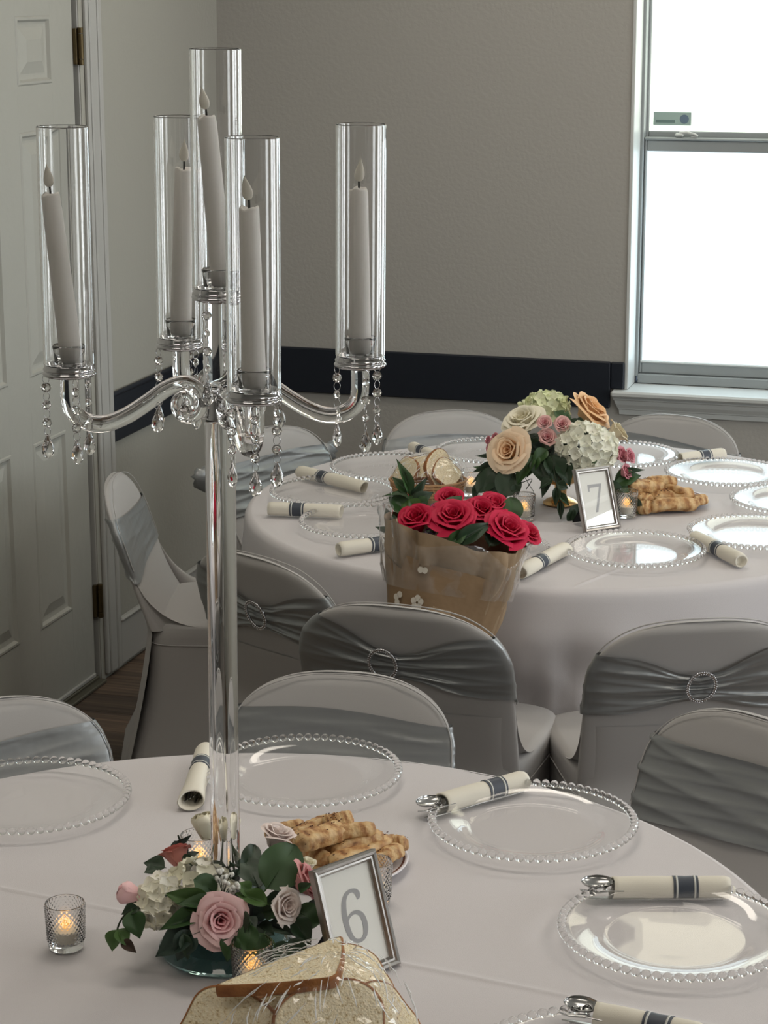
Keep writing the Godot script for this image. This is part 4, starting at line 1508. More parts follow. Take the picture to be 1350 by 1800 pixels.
func arrangement_near() -> void:
	var o := thing("flower_arrangement", "ring of pink and cream flowers with dark leaves round the candelabra's foot", "flowers")
	var c := Vector3(-0.994, 0.0, -2.565)
	var D := 2.935
	var fg := Geo.new()
	fg.lathe([Vector2(0.0215, 0.789), Vector2(0.046, 0.789), Vector2(0.052, 0.797), Vector2(0.052, 0.822), Vector2(0.046, 0.834), Vector2(0.0215, 0.834)], 28, Transform3D(Basis(), c), true)
	put("floral_foam", fg.mesh(), M.foam, o)
	rose(o, at(387, 1617, 2.865), toward_cam(c) + Vector3(0.12, -0.35, 0.0), 0.034, 0.95, PINK_IN, PINK_OUT, 21, "open pink rose at the front")
	rose(o, at(497, 1592, 2.875), cam_basis.x * 0.55 + toward_cam(c) * 0.7 + Vector3(0, -0.25, 0), 0.030, 0.8, BLUSH_IN, BLUSH_OUT, 22, "pale blush rose facing right")
	rose(o, at(486, 1473, 2.99), Vector3(0, 1, 0) + cam_basis.x * 0.3, 0.030, 0.75, BLUSH_OUT, Color(0.90, 0.84, 0.82), 23, "blush rose in front of the pastries")
	rose(o, at(538, 1552, 2.93), cam_basis.x * 0.9 + Vector3(0, 0.45, 0), 0.029, 0.85, PINK_IN, Color(0.88, 0.62, 0.62), 24, "deep pink rose behind the frame")
	rose(o, at(232, 1574, 2.90), -cam_basis.x * 0.9 + Vector3(0, 0.35, 0), 0.027, 0.4, PINK_IN, PINK_OUT, 25, "pink rosebud at the far left")
	rose(o, at(362, 1456, 3.0), Vector3(-0.25, 1, 0.0), 0.029, 0.4, CREAM_IN, CREAM_OUT, 26, "cream rosebud left of the column")
	rose(o, at(403, 1456, 3.03), Vector3(0.1, 1, 0.05), 0.026, 0.4, CREAM_IN, CREAM_OUT, 27, "cream rosebud behind the column")
	rose(o, at(312, 1505, 2.99), Vector3(-0.4, 0.8, -0.3), 0.028, 0.7, Color(0.85, 0.45, 0.42), Color(0.86, 0.58, 0.54), 28, "salmon rose at the back")
	rose(o, at(541, 1522, 2.98), Vector3(0.3, 0.9, 0.0), 0.018, 0.5, CREAM_IN, CREAM_OUT, 29)
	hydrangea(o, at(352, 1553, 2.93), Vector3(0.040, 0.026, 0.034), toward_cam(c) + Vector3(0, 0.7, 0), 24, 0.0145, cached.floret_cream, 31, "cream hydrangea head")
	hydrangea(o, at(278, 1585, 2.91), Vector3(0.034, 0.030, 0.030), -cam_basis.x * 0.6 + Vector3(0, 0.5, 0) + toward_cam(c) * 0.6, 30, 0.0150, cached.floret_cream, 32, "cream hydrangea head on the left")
	breath(o, [[386, 1532], [394, 1541], [383, 1546], [405, 1538], [398, 1552], [408, 1560], [418, 1556], [411, 1567], [402, 1573], [395, 1590], [357, 1590], [351, 1600], [360, 1608], [352, 1611]], 2.885, 35)
	# the larger leaves, from stalk to tip
	var L := [
		[[468, 1562, 2.92], [522, 1482, 2.95], 0.062, 2, 0, 0.2], [[455, 1560, 2.93], [430, 1500, 2.98], 0.05, 2, 1, 0.3], [[395, 1560, 2.95], [372, 1462, 3.0], 0.016, 0, 1, 0.0],
		[[385, 1600, 2.88], [318, 1578, 2.86], 0.030, 0, 0, 0.4], [[372, 1590, 2.885], [292, 1570, 2.87], 0.032, 0, 3, -0.3], [[380, 1570, 2.90], [345, 1545, 2.88], 0.036, 2, 0, 0.1],
		[[360, 1612, 2.87], [280, 1624, 2.86], 0.030, 0, 0, 0.2], [[368, 1620, 2.87], [300, 1640, 2.86], 0.028, 0, 1, 0.0], [[345, 1640, 2.865], [268, 1675, 2.86], 0.040, 0, 2, 0.1],
		[[335, 1632, 2.86], [312, 1690, 2.85], 0.034, 0, 2, -0.2], [[322, 1640, 2.855], [332, 1688, 2.85], 0.018, 0, 1, 0.0], [[410, 1640, 2.86], [398, 1690, 2.85], 0.028, 0, 0, 0.0],
		[[430, 1600, 2.87], [418, 1650, 2.85], 0.026, 0, 1, 0.3], [[440, 1625, 2.86], [432, 1672, 2.845], 0.030, 2, 0, 0.2], [[465, 1640, 2.865], [452, 1685, 2.85], 0.036, 0, 0, -0.2],
		[[520, 1600, 2.89], [562, 1622, 2.88], 0.038, 2, 0, 0.2], [[515, 1612, 2.88], [548, 1660, 2.87], 0.030, 0, 1, 0.0], [[540, 1610, 2.90], [575, 1590, 2.90], 0.032, 2, 2, 0.1],
		[[525, 1565, 2.90], [545, 1553, 2.885], 0.014, 0, 0, 0.2], [[440, 1570, 2.89], [420, 1552, 2.88], 0.024, 0, 3, 0.2], [[470, 1590, 2.88], [416, 1565, 2.875], 0.026, 0, 3, 0.1],
		[[320, 1510, 3.0], [308, 1478, 3.0], 0.028, 2, 2, 0.2], [[318, 1512, 2.99], [348, 1494, 3.0], 0.030, 2, 2, -0.9], [[320, 1520, 2.97], [346, 1508, 2.96], 0.022, 0, 1, 0.0],
		[[290, 1525, 2.97], [253, 1512, 2.97], 0.026, 0, 1, 0.2], [[276, 1530, 2.96], [255, 1530, 2.95], 0.022, 0, 1, 0.5], [[312, 1478, 3.0], [338, 1471, 3.0], 0.010, 0, 2, 1.1],
		[[248, 1592, 2.89], [212, 1604, 2.885], 0.020, 0, 1, 0.1], [[232, 1600, 2.885], [244, 1648, 2.87], 0.032, 0, 0, 0.2], [[206, 1634, 2.88], [193, 1672, 2.875], 0.024, 0, 3, 0.3], [[206, 1634, 2.88], [226, 1660, 2.87], 0.024, 0, 3, -0.2],
		[[212, 1655, 2.875], [240, 1672, 2.87], 0.016, 0, -1, 0.0], [[480, 1660, 2.86], [505, 1690, 2.85], 0.034, 2, 1, 0.2], [[510, 1650, 2.87], [535, 1690, 2.86], 0.03, 0, 1, 0.0], [[430, 1540, 2.96], [452, 1478, 3.01], 0.030, 2, 1, 0.3],
		[[395, 1580, 2.94], [408, 1500, 2.98], 0.014, 0, 1, 0.4], [[400, 1580, 2.93], [392, 1498, 2.97], 0.012, 0, 1, 0.0]]
	for q in L:
		leaf(o, at(q[0][0], q[0][1], q[0][2]), at(q[1][0], q[1][1], q[1][2]), q[2], q[3], q[4], q[5])
	# smaller leaves that fill the ring
	rng.seed = 77
	for k in 54:
		var a := TAU * k / 54.0 + rng.randf_range(-0.1, 0.1)
		var r := rng.randf_range(0.045, 0.072)
		var p := c + Vector3(r * cos(a), rng.randf_range(0.795, 0.842), r * sin(a))
		var d := Vector3(cos(a), rng.randf_range(-0.35, 0.75), sin(a)).normalized()
		leaf(o, p, p + d * rng.randf_range(0.03, 0.048), rng.randf_range(0.017, 0.027), [0, 1, 0, 2][k % 4], [0, 1, 1, 2][k % 4], rng.randf_range(-0.7, 0.7))
	stem(o, [at(240, 1598, 2.89), at(218, 1610, 2.885), at(206, 1636, 2.88), at(214, 1658, 2.875)], 0.0013)
	stem(o, [at(318, 1515, 2.99), at(319, 1490, 3.0), at(313, 1468, 3.0)], 0.0013)
	for q in [[372, 1470, 3.015, 392, 1560, 2.97], [404, 1470, 3.02, 405, 1560, 2.97], [486, 1490, 2.98, 450, 1570, 2.95]]:
		stem(o, [at(q[0], q[1], q[2]), at((q[0] + q[3]) / 2.0, (q[1] + q[4]) / 2.0, (q[2] + q[5]) / 2.0), at(q[3], q[4], q[5])], 0.0022)

func arrangement_far() -> void:
	var o := thing("flower_arrangement", "peach, white and pink flowers with trailing leaves in a gold footed bowl", "flowers")
	var c := Vector3(-1.098, 0, -5.256)
	var g := Geo.new()
	g.lathe([Vector2(0, 0.7635), Vector2(0.044, 0.7635), Vector2(0.045, 0.767), Vector2(0.036, 0.774), Vector2(0.020, 0.780), Vector2(0.0155, 0.786), Vector2(0.0155, 0.812), Vector2(0.0205, 0.8155), Vector2(0.034, 0.818), Vector2(0.056, 0.829), Vector2(0.069, 0.848), Vector2(0.073, 0.872), Vector2(0.071, 0.872), Vector2(0.066, 0.849), Vector2(0.052, 0.832), Vector2(0, 0.824)], 48, Transform3D(Basis(), c))
	put("footed_bowl", g.mesh(), M.gold, o)
	var fg := Geo.new()
	fg.ball(c + Vector3(0, 0.885, 0), 0.062, 18, 12, Vector3(1, 0.75, 1))
	put("floral_foam", fg.mesh(), M.foam, o)
	var cam := toward_cam(c)
	var right := cam_basis.x
	var F := 5.43
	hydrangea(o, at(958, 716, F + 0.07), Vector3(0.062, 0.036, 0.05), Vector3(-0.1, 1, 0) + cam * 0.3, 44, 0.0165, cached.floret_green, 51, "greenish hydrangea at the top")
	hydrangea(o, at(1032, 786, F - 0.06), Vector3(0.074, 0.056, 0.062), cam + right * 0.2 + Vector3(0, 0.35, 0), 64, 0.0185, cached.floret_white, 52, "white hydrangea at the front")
	rose(o, at(920, 742, F), cam * 0.5 - right * 0.4 + Vector3(0, 0.9, 0), 0.054, 0.85, CREAM_IN, CREAM_OUT, 53, "large cream rose")
	rose(o, at(897, 793, F - 0.07), cam - right * 0.55 + Vector3(0, 0.1, 0), 0.053, 0.95, PEACH_IN, PEACH_OUT, 54, "open peach rose at the left")
	rose(o, at(1036, 724, F + 0.05), right * 0.75 + Vector3(0, 0.75, 0) + cam * 0.25, 0.056, 0.9, PEACH_IN, Color(0.92, 0.76, 0.58), 55, "peach rose tipped to the right")
	rose(o, at(1083, 762, F + 0.02), right * 0.8 + Vector3(0, 0.6, 0), 0.040, 0.75, CREAM_IN, Color(0.91, 0.87, 0.77), 56, "cream rose at the right edge")
	for q in [[957, 744, 0.022, 57], [988, 747, 0.024, 58], [962, 770, 0.027, 59]]:
		rose(o, at(q[0], q[1], F - 0.06), cam + Vector3(0, 0.3, 0), q[2], 0.8, PINK_IN, Color(0.90, 0.72, 0.70), q[3], "small pink spray rose")
	for q in [[873, 771, 0.019, 60], [864, 788, 0.019, 61], [1088, 800, 0.027, 62], [1104, 803, 0.025, 63], [1097, 830, 0.027, 64], [860, 774, 0.014, 65]]:
		rose(o, at(q[0], q[1], F - 0.02), (right if q[0] > 1000 else -right) + cam * 0.6 + Vector3(0, 0.2, 0), q[2], 0.6, Color(0.80, 0.45, 0.52), Color(0.88, 0.62, 0.66), q[3], "small pink flower")
	var L := [
		[[895, 830, -0.05], [858, 880, -0.07], 0.075, 2, 1, 0.1], [[880, 825, -0.04], [836, 862, -0.05], 0.06, 2, 1, 0.3], [[905, 832, -0.06], [880, 868, -0.09], 0.07, 2, 1, -0.2],
		[[880, 812, -0.02], [838, 796, -0.02], 0.020, 0, 1, 0.2], [[875, 818, -0.02], [830, 826, -0.02], 0.022, 0, 1, 0.0], [[870, 830, -0.02], [826, 843, -0.02], 0.022, 0, 1, 0.4], [[862, 835, -0.02], [832, 815, 0.0], 0.02, 0, 0, 0.2],
		[[945, 800, -0.07], [925, 835, -0.09], 0.040, 0, 0, 0.1], [[950, 800, -0.07], [958, 850, -0.10], 0.060, 0, 1, 0.2], [[968, 800, -0.07], [985, 848, -0.10], 0.062, 0, 1, -0.2], [[985, 810, -0.07], [1002, 850, -0.10], 0.045, 0, 1, 0.0],
		[[940, 800, -0.06], [905, 846, -0.09], 0.05, 0, 0, 0.3], [[962, 790, -0.07], [935, 815, -0.09], 0.035, 0, 0, 0.0], [[970, 835, -0.09], [950, 872, -0.10], 0.028, 0, 1, 0.2], [[978, 850, -0.10], [1000, 858, -0.10], 0.026, 0, 1, 0.2],
		[[980, 855, -0.10], [976, 888, -0.11], 0.022, 0, 1, 0.0], [[984, 866, -0.10], [1000, 888, -0.11], 0.018, 0, 0, 0.2], [[985, 880, -0.10], [986, 912, -0.11], 0.018, 0, 1, 0.0], [[972, 845, -0.10], [946, 856, -0.10], 0.024, 0, 1, 0.3],
		[[990, 735, -0.04], [975, 722, -0.04], 0.030, 0, 0, 0.2], [[1000, 738, -0.03], [1010, 752, -0.05], 0.034, 0, 1, 0.0], [[1010, 742, -0.03], [1030, 748, -0.05], 0.030, 0, 1, 0.2], [[992, 745, -0.03], [998, 722, -0.03], 0.028, 0, 0, 0.1], [[1020, 748, -0.03], [1008, 735, -0.03], 0.026, 0, 1, 0.1],
		[[1085, 835, -0.02], [1134, 822, -0.02], 0.018, 0, 1, 0.1], [[1080, 845, -0.02], [1126, 834, -0.03], 0.045, 0, 0, 0.2], [[1080, 850, -0.03], [1112, 858, -0.03], 0.05, 2, 0, 0.0], [[1085, 855, -0.03], [1080, 868, -0.06], 0.04, 0, 0, 0.0],
		[[1105, 872, -0.06], [1132, 908, -0.05], 0.030, 0, 1, 0.1], [[1010, 895, -0.09], [1000, 930, -0.10], 0.026, 0, 1, 0.2], [[1020, 885, -0.07], [1015, 925, -0.09], 0.050, 0, 1, 0.0], [[905, 850, -0.08], [909, 872, -0.08], 0.026, 0, 1, 0.1], [[840, 850, -0.02], [832, 878, -0.03], 0.02, 0, 1, 0.0],
		[[1060, 850, -0.05], [1095, 872, -0.05], 0.045, 2, 1, 0.2]]
	for q in L:
		leaf(o, at(q[0][0], q[0][1], F + q[0][2]), at(q[1][0], q[1][1], F + q[1][2]), q[2], q[3], q[4], q[5])
	rng.seed = 91
	for k in 44:
		var a := TAU * k / 44.0
		var y := rng.randf_range(0.865, 0.95)
		var p := c + Vector3(0.058 * cos(a), y, 0.058 * sin(a))
		var d := Vector3(cos(a), rng.randf_range(-0.5, 0.5), sin(a)).normalized()
		leaf(o, p, p + d * rng.randf_range(0.035, 0.055), rng.randf_range(0.02, 0.032), [0, 1, 2, 0][k % 4], [0, 1, 1, 2][k % 4], rng.randf_range(-0.7, 0.7))
	stem(o, [at(970, 800, F - 0.08), at(976, 840, F - 0.10), at(984, 880, F - 0.105), at(986, 905, F - 0.11)], 0.0015)
	stem(o, [at(900, 835, F - 0.06), at(915, 848, F - 0.07), at(935, 842, F - 0.08), at(925, 860, F - 0.08)], 0.0011)
	stem(o, [at(922, 838, F - 0.06), at(930, 852, F - 0.07), at(938, 864, F - 0.075)], 0.0009)

# ================================================================ number frames, votives
func number_frame(p: Vector3, yaw: float, tilt: float, w: float, h: float, digit: String, label: String) -> void:
	var o := thing("number_frame", label, "picture frame", p, "silver table number frames")
	o.rotation = Vector3(0, yaw, 0)
	var t := Basis(Vector3.RIGHT, -tilt)
	var b := 0.0135
	# four mitred bars with a moulded profile: [inwards, forwards]
	var prof := [[0.0, -0.006], [0.0, 0.004], [0.0025, 0.0065], [0.006, 0.0055], [0.008, 0.0035], [0.0105, 0.0035], [0.0135, 0.0], [0.0135, -0.006]]
	var corner := [Vector2(-w / 2.0, 0), Vector2(w / 2.0, 0), Vector2(w / 2.0, h), Vector2(-w / 2.0, h)]
	var inward := [Vector2(1, 1), Vector2(-1, 1), Vector2(-1, -1), Vector2(1, -1)]
	for k in 4:
		var g := Geo.new()
		var k2 := (k + 1) % 4
		for i in prof.size():
			var a = prof[i]
			var c = prof[(i + 1) % prof.size()]
			var q := []
			for e in [[k, a], [k2, a], [k2, c], [k, c]]:
				var f: Vector2 = corner[e[0]] + inward[e[0]] * e[1][0]
				q.append(t * Vector3(f.x, f.y, e[1][1]))
			var mid: Vector2 = (corner[k] + corner[k2]) / 2.0 + (inward[k] + inward[k2]) * 0.5 * 0.00675
			g.poly(q, (q[0] + q[1] + q[2] + q[3]) / 4.0 - t * Vector3(mid.x, mid.y, -0.001))
		put("frame_bar", g.mesh(false), M.pewter, o)
	put("card", boxes([[Vector3(-w / 2.0 + b - 0.002, b - 0.002, -0.0032), Vector3(w / 2.0 - b + 0.002, h - b + 0.002, -0.0024)]], 0.0002), M.card, o, Transform3D(t, Vector3()))
	var tm := TextMesh.new()
	var f := SystemFont.new()
	f.font_names = PackedStringArray(["Droid Serif"])
	tm.font = f
	tm.font_size = 64
	tm.text = digit
	tm.pixel_size = h * 0.46 / 48.0
	tm.depth = 0.0003
	var ink := put("printed_number", tm, M.ink if digit == "6" else M.ink_pale, o, Transform3D(t * Basis.from_scale(Vector3(0.92, 1, 1)), t * Vector3(0, h * 0.50, -0.0021)))
	ink.set_meta("label", "grey printed numeral " + digit)
	put("glass_pane", boxes([[Vector3(-w / 2.0 + b - 0.001, b - 0.001, -0.0012), Vector3(w / 2.0 - b + 0.001, h - b + 0.001, -0.0004)]], 0.0001), M.pane_glass, o, Transform3D(t, Vector3()))
	put("backboard", boxes([[Vector3(-w / 2.0 + 0.003, 0.003, -0.0085), Vector3(w / 2.0 - 0.003, h - 0.003, -0.0061)]], 0.0004), M.black_felt, o, Transform3D(t, Vector3()))
	var top := t * Vector3(0, h * 0.62, -0.009)
	var e := Geo.new()
	e.poly([top + Vector3(-0.014, 0, 0), top + Vector3(0.014, 0, 0), Vector3(0.024, 0.001, top.z - 0.055), Vector3(-0.024, 0.001, top.z - 0.055)], Vector3(0, 0.3, -1))
	e.poly([top + Vector3(-0.014, 0, 0.002), top + Vector3(0.014, 0, 0.002), Vector3(0.024, 0.001, top.z - 0.053), Vector3(-0.024, 0.001, top.z - 0.053)], Vector3(0, -0.3, 1))
	put("easel_leg", e.mesh(false), M.black_felt, o)

func votive_meshes() -> void:
	# hobnail tumbler: rows of small diamonds stand out of the wall
	var g := Geo.new()
	var rows := []
	var H := 0.066
	var seg := 108
	for i in 50:
		var v := i / 49.0
		var y := 0.009 + (H - 0.009) * v
		var r := lerpf(0.0245, 0.0272, v)
		var row := PackedVector3Array()
		for j in seg:
			var t := TAU * j / seg
			var a := v * 14.0
			var b := 27.0 * t / TAU
			var bump := maxf(0.0, cos(TAU * (a * 0.5 + b)) * 0.5 + cos(TAU * (a * 0.5 - b)) * 0.5)
			var k := 0.0021 * bump if v < 0.95 and v > 0.04 else 0.0
			row.append(Vector3((r + k) * cos(t), y, (r + k) * sin(t)))
		rows.append(row)
	var low := []
	for q in [[0.0001, 0.0], [0.0225, 0.0], [0.0242, 0.0015], [0.0246, 0.008]]:
		var row := PackedVector3Array()
		for j in seg:
			row.append(Vector3(q[0] * cos(TAU * j / seg), q[1], q[0] * sin(TAU * j / seg)))
		low.append(row)
	var inner := []
	for q in [[0.0268, H + 0.0006], [0.0255, H], [0.0250, H - 0.002], [0.0222, 0.010], [0.0001, 0.009]]:
		var row := PackedVector3Array()
		for j in seg:
			row.append(Vector3(q[0] * cos(TAU * j / seg), q[1], q[0] * sin(TAU * j / seg)))
		inner.append(row)
	g.grid(low + rows + inner, true)
	cached.votive = g.mesh()
	var b := Geo.new()
	b.lathe([Vector2(0.0001, 0), Vector2(0.0185, 0), Vector2(0.019, 0.001), Vector2(0.019, 0.015), Vector2(0.0178, 0.0165), Vector2(0.006, 0.0155), Vector2(0.0001, 0.0155)], 28)
	cached.tealight = b.mesh()
	var f := Geo.new()
	var pr := []
	for k in 11:
		var v := k / 10.0
		pr.append(Vector2(maxf(0.0001, 0.0046 * pow(sin(PI * pow(v, 0.6)), 0.9)), 0.020 * v))
	f.lathe(pr, 12)
	cached.tea_flame = f.mesh()

func votive(p: Vector3, label: String, place: String) -> void:
	var o := thing("votive_holder", label, "candle holder", Vector3(p.x, TABLE_Y + 0.0032, p.z), "textured glass candle holders")
	put("tumbler", cached.votive, M.crystal, o)
	var c := thing("tealight", "white LED tealight glowing inside the textured glass " + place, "candle", Vector3(p.x, TABLE_Y + 0.0132, p.z), "LED tealights in the candle holders")
	put("tealight_body", cached.tealight, M.tealight, c)
	put("flame", cached.tea_flame, M.flame, c, Transform3D(Basis(), Vector3(0, 0.0155, 0)))
	var l := OmniLight3D.new()
	l.name = "flame_light"
	c.add_child(l)
	l.position = Vector3(0, 0.026, 0)
	l.light_color = Color(1.0, 0.72, 0.38)
	l.light_energy = 0.00008
	l.light_size = 0.004
	l.omni_range = 6.0
	l.omni_attenuation = 2.0
	l.shadow_enabled = true

# ================================================================ food
func pastry_mesh(seed_: int) -> ArrayMesh:                    # unit length along x, baked stick of flaky dough
	rng.seed = seed_
	var f := FastNoiseLite.new()
	f.seed = seed_
	f.frequency = 3.2
	f.fractal_octaves = 3
	var g := Geo.new()
	var rows := []
	var p1 := rng.randf() * 6.0
	for i in 27:
		var u := i / 26.0
		var ends := pow(maxf(0.0, 1.0 - pow(absf(u * 2.0 - 1.0), 7.0)), 0.4)
		var row := PackedVector3Array()
		for j in 22:
			var t := TAU * j / 22.0
			var c := cos(t)
			var s := sin(t)
			var w := 0.17 * signf(c) * pow(absf(c), 0.7)
			var h := 0.135 * signf(s) * pow(absf(s), 0.7)
			var k := 1.0 + 0.13 * f.get_noise_3d(u * 1.6, c * 0.6, s * 0.6 + p1) + 0.035 * sin(u * 52.0 + p1) * maxf(0.0, s)
			row.append(Vector3(u - 0.5 + 0.02 * f.get_noise_2d(t * 2.0, u * 3.0), h * k * ends + 0.03 * sin(u * 4.0 + p1), w * k * ends + 0.03 * sin(u * 3.0)))
		rows.append(row)
	g.grid(rows, true)
	return g.mesh()

func pastry(a: Vector3, b: Vector3, thick: float, kind: int, roll: float, label: String, group: String) -> void:
	var d := b - a
	var x := d.normalized()
	var z := x.cross(Vector3.UP).normalized()
	var y := z.cross(x)
	var basis := (Basis(x, y, z) * Basis(Vector3.RIGHT, roll))
	basis = Basis(basis.x * d.length(), basis.y * thick / 0.27, basis.z * thick / 0.27)
	var o := thing("pastry_stick", label, "pastry", Vector3(), group)
	o.transform = Transform3D(basis, (a + b) / 2.0)
	put("crust", cached.pastry[kind], M.pastry, o)
	put("seeds", cached.seeds[kind % 2], M.pastry_seed, o).set_meta("kind", "stuff")

func food_meshes() -> void:
	cached.pastry = [pastry_mesh(101), pastry_mesh(102), pastry_mesh(103), pastry_mesh(104)]
	cached.seeds = []
	for s in 2:
		rng.seed = 110 + s
		var g := Geo.new()
		for k in 26:
			var u := rng.randf_range(-0.46, 0.46)
			var t := rng.randf_range(0.5, 2.64)
			g.ball(Vector3(u, 0.139 * sin(t) + 0.03 * sin((u + 0.5) * 4.0), 0.17 * cos(t)), 0.012, 5, 4, Vector3(1.7, 0.5, 0.9))
		cached.seeds.append(g.mesh())
	# a slice of white bread: crust all round, crumb on both faces
	var out := []
	var W := 0.062
	for k in 44:
		var t := TAU * k / 44.0
		var c := cos(t)
		var s := sin(t)
		var x := W * signf(c) * pow(absf(c), 0.45)
		var y := (0.060 if s > 0 else 0.050) * signf(s) * pow(absf(s), 0.55)
		if y > 0.01:
			x *= 1.0 + 0.07 * sin(clampf((y - 0.01) / 0.05, 0, 1) * PI)
		y += 0.006 * sin(x * 40.0 + 1.0) * (1.0 if s > 0 else 0.2)
		out.append(Vector2(x, y))
	var half := []                                             # the same slice cut from corner to corner
	var tri := [Vector2(-0.064, -0.044), Vector2(0.060, -0.050), Vector2(0.064, 0.052)]
	for e in 3:
		var p: Vector2 = tri[e]
		var q: Vector2 = tri[(e + 1) % 3]
		var o: Vector2 = tri[(e + 2) % 3]
		var d := (q - p)
		var bulge := Vector2(d.y, -d.x).normalized() * (0.004 if e < 2 else 0.001)
		half.append(p + (o - p).normalized() * 0.006)
		half.append(p + ((o - p).normalized() + d.normalized()) * 0.0022)
		for k in 9:
			var f := lerpf(0.06, 0.94, k / 8.0)
			half.append(p + d * f + bulge * sin(PI * f))
	for kind in ["slice", "half_slice"]:
		var line: Array = out if kind == "slice" else half
		var mid := Vector2()
		for q in line:
			mid += q / line.size()
		var ring := func(shrink: float, z: float) -> PackedVector3Array:
			var row := PackedVector3Array()
			for q in line:
				var w: Vector2 = mid + (q - mid) * shrink
				row.append(Vector3(w.x, w.y, z))
			return row
		var g2 := Geo.new()
		g2.grid([ring.call(0.955, -0.0066), ring.call(0.99, -0.006), ring.call(1.0, -0.003), ring.call(1.0, 0.003), ring.call(0.99, 0.006), ring.call(0.955, 0.0066)], true)
		cached[kind + "_crust"] = g2.mesh()
		var g3 := Geo.new()
		g3.grid([ring.call(0.001, 0.0062), ring.call(0.5, 0.0066), ring.call(0.9, 0.0064), ring.call(0.965, 0.0063), ring.call(0.965, -0.0063), ring.call(0.9, -0.0064), ring.call(0.5, -0.0066), ring.call(0.001, -0.0062)], true)
		cached[kind + "_crumb"] = g3.mesh()

func slice(p: Vector3, normal: Vector3, up: Vector3, size: float, label: String, group: String, kind := "slice") -> void:
	var z := normal.normalized()
	var x := up.cross(z).normalized()
	var o := thing("bread_slice", label, "bread", Vector3(), group)
	o.transform = Transform3D(Basis(x, z.cross(x), z).scaled(Vector3.ONE * size), p)
	put("crust", cached[kind + "_crust"], M.crust, o)
	put("crumb", cached[kind + "_crumb"], M.crumb, o)

func basket(c: Vector3, rx: float, rz: float, h: float, turn: float, label: String) -> void:
	var o := thing("bread_basket", label, "basket", Vector3(c.x, TABLE_Y + 0.003, c.z))
	o.rotation.y = turn
	var g := Geo.new()
	g.lathe([Vector2(0.0001, 0.0), Vector2(0.8, 0.0), Vector2(0.8, 0.004), Vector2(0.0001, 0.004)], 40, Transform3D(Basis.from_scale(Vector3(rx, 1, rz)), Vector3()))
	put("base", g.mesh(), M.wicker, o)
	var n := int(h / 0.0062)
	for k in n:
		var w := Geo.new()
		var f := k / float(n - 1)
		var pts := []
		for j in 64:
			var t := TAU * j / 64.0
			var r := lerpf(0.80, 1.0, f) + 0.016 * sin(t * 16.0 + PI * (k % 2))
			pts.append(Vector3(rx * r * cos(t), 0.004 + h * f, rz * r * sin(t)))
		w.tube(pts, 0.0032, 6, true)
		put("woven_strand", w.mesh(), M.wicker, o)
	for j in 32:
		var t := TAU * j / 32.0
		var s := Geo.new()
		s.tube([Vector3(rx * 0.8 * cos(t), 0.002, rz * 0.8 * sin(t)), Vector3(rx * cos(t), h + 0.003, rz * sin(t))], 0.0018, 5)
		put("upright", s.mesh(), M.wicker, o)

func crumpled_film(called: String, c: Vector3, rx: float, ry: float, rz: float, seed_: int, label: String, skew: Vector3, sharp := 0.10) -> void:
	rng.seed = seed_
	var f := FastNoiseLite.new()
	f.seed = seed_
	f.frequency = 1.9
	f.fractal_octaves = 2
	f.noise_type = FastNoiseLite.TYPE_CELLULAR
	f.cellular_return_type = FastNoiseLite.RETURN_DISTANCE2_SUB
	var g := Geo.new()
	var rows := []
	for i in 20:
		var v := i / 19.0
		var row := []
		for j in 48:
			var t := TAU * j / 48.0
			var a := v * 1.62
			var d := Vector3(sin(a) * cos(t), cos(a), sin(a) * sin(t))
			var k := 1.0 - sharp * 0.5 + sharp * f.get_noise_3d(d.x * 1.4, d.y * 1.4, d.z * 1.4) + rng.randf_range(-0.012, 0.012)
			k += 0.07 * pow(v, 6.0) * sin(t * 9.0 + seed_)
			row.append(c + Vector3(d.x * rx, d.y * ry, d.z * rz) * k + skew * d.y * d.y)
		rows.append(row)
	for i in 19:
		for j in 48:
			var j2 := (j + 1) % 48
			var m: Vector3 = rows[i][j] - c
			g.poly([rows[i][j], rows[i][j2], rows[i + 1][j]], m)
			g.poly([rows[i][j2], rows[i + 1][j2], rows[i + 1][j]], m)
	var film := put(called, g.mesh(false), M.film)
	tag(film, label, "plastic wrap")
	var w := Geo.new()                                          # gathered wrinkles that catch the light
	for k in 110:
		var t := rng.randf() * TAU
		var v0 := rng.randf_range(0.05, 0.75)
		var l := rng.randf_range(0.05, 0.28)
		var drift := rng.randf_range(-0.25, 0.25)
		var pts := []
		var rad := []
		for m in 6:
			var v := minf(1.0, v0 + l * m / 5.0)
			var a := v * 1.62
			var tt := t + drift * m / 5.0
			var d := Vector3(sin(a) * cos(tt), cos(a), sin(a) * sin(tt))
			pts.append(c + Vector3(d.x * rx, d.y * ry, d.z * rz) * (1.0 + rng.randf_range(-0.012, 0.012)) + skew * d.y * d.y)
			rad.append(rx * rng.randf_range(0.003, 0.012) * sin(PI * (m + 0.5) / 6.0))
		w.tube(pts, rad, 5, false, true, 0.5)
	put("wrinkles", w.mesh(false), M.film_fold, film).set_meta("kind", "stuff")

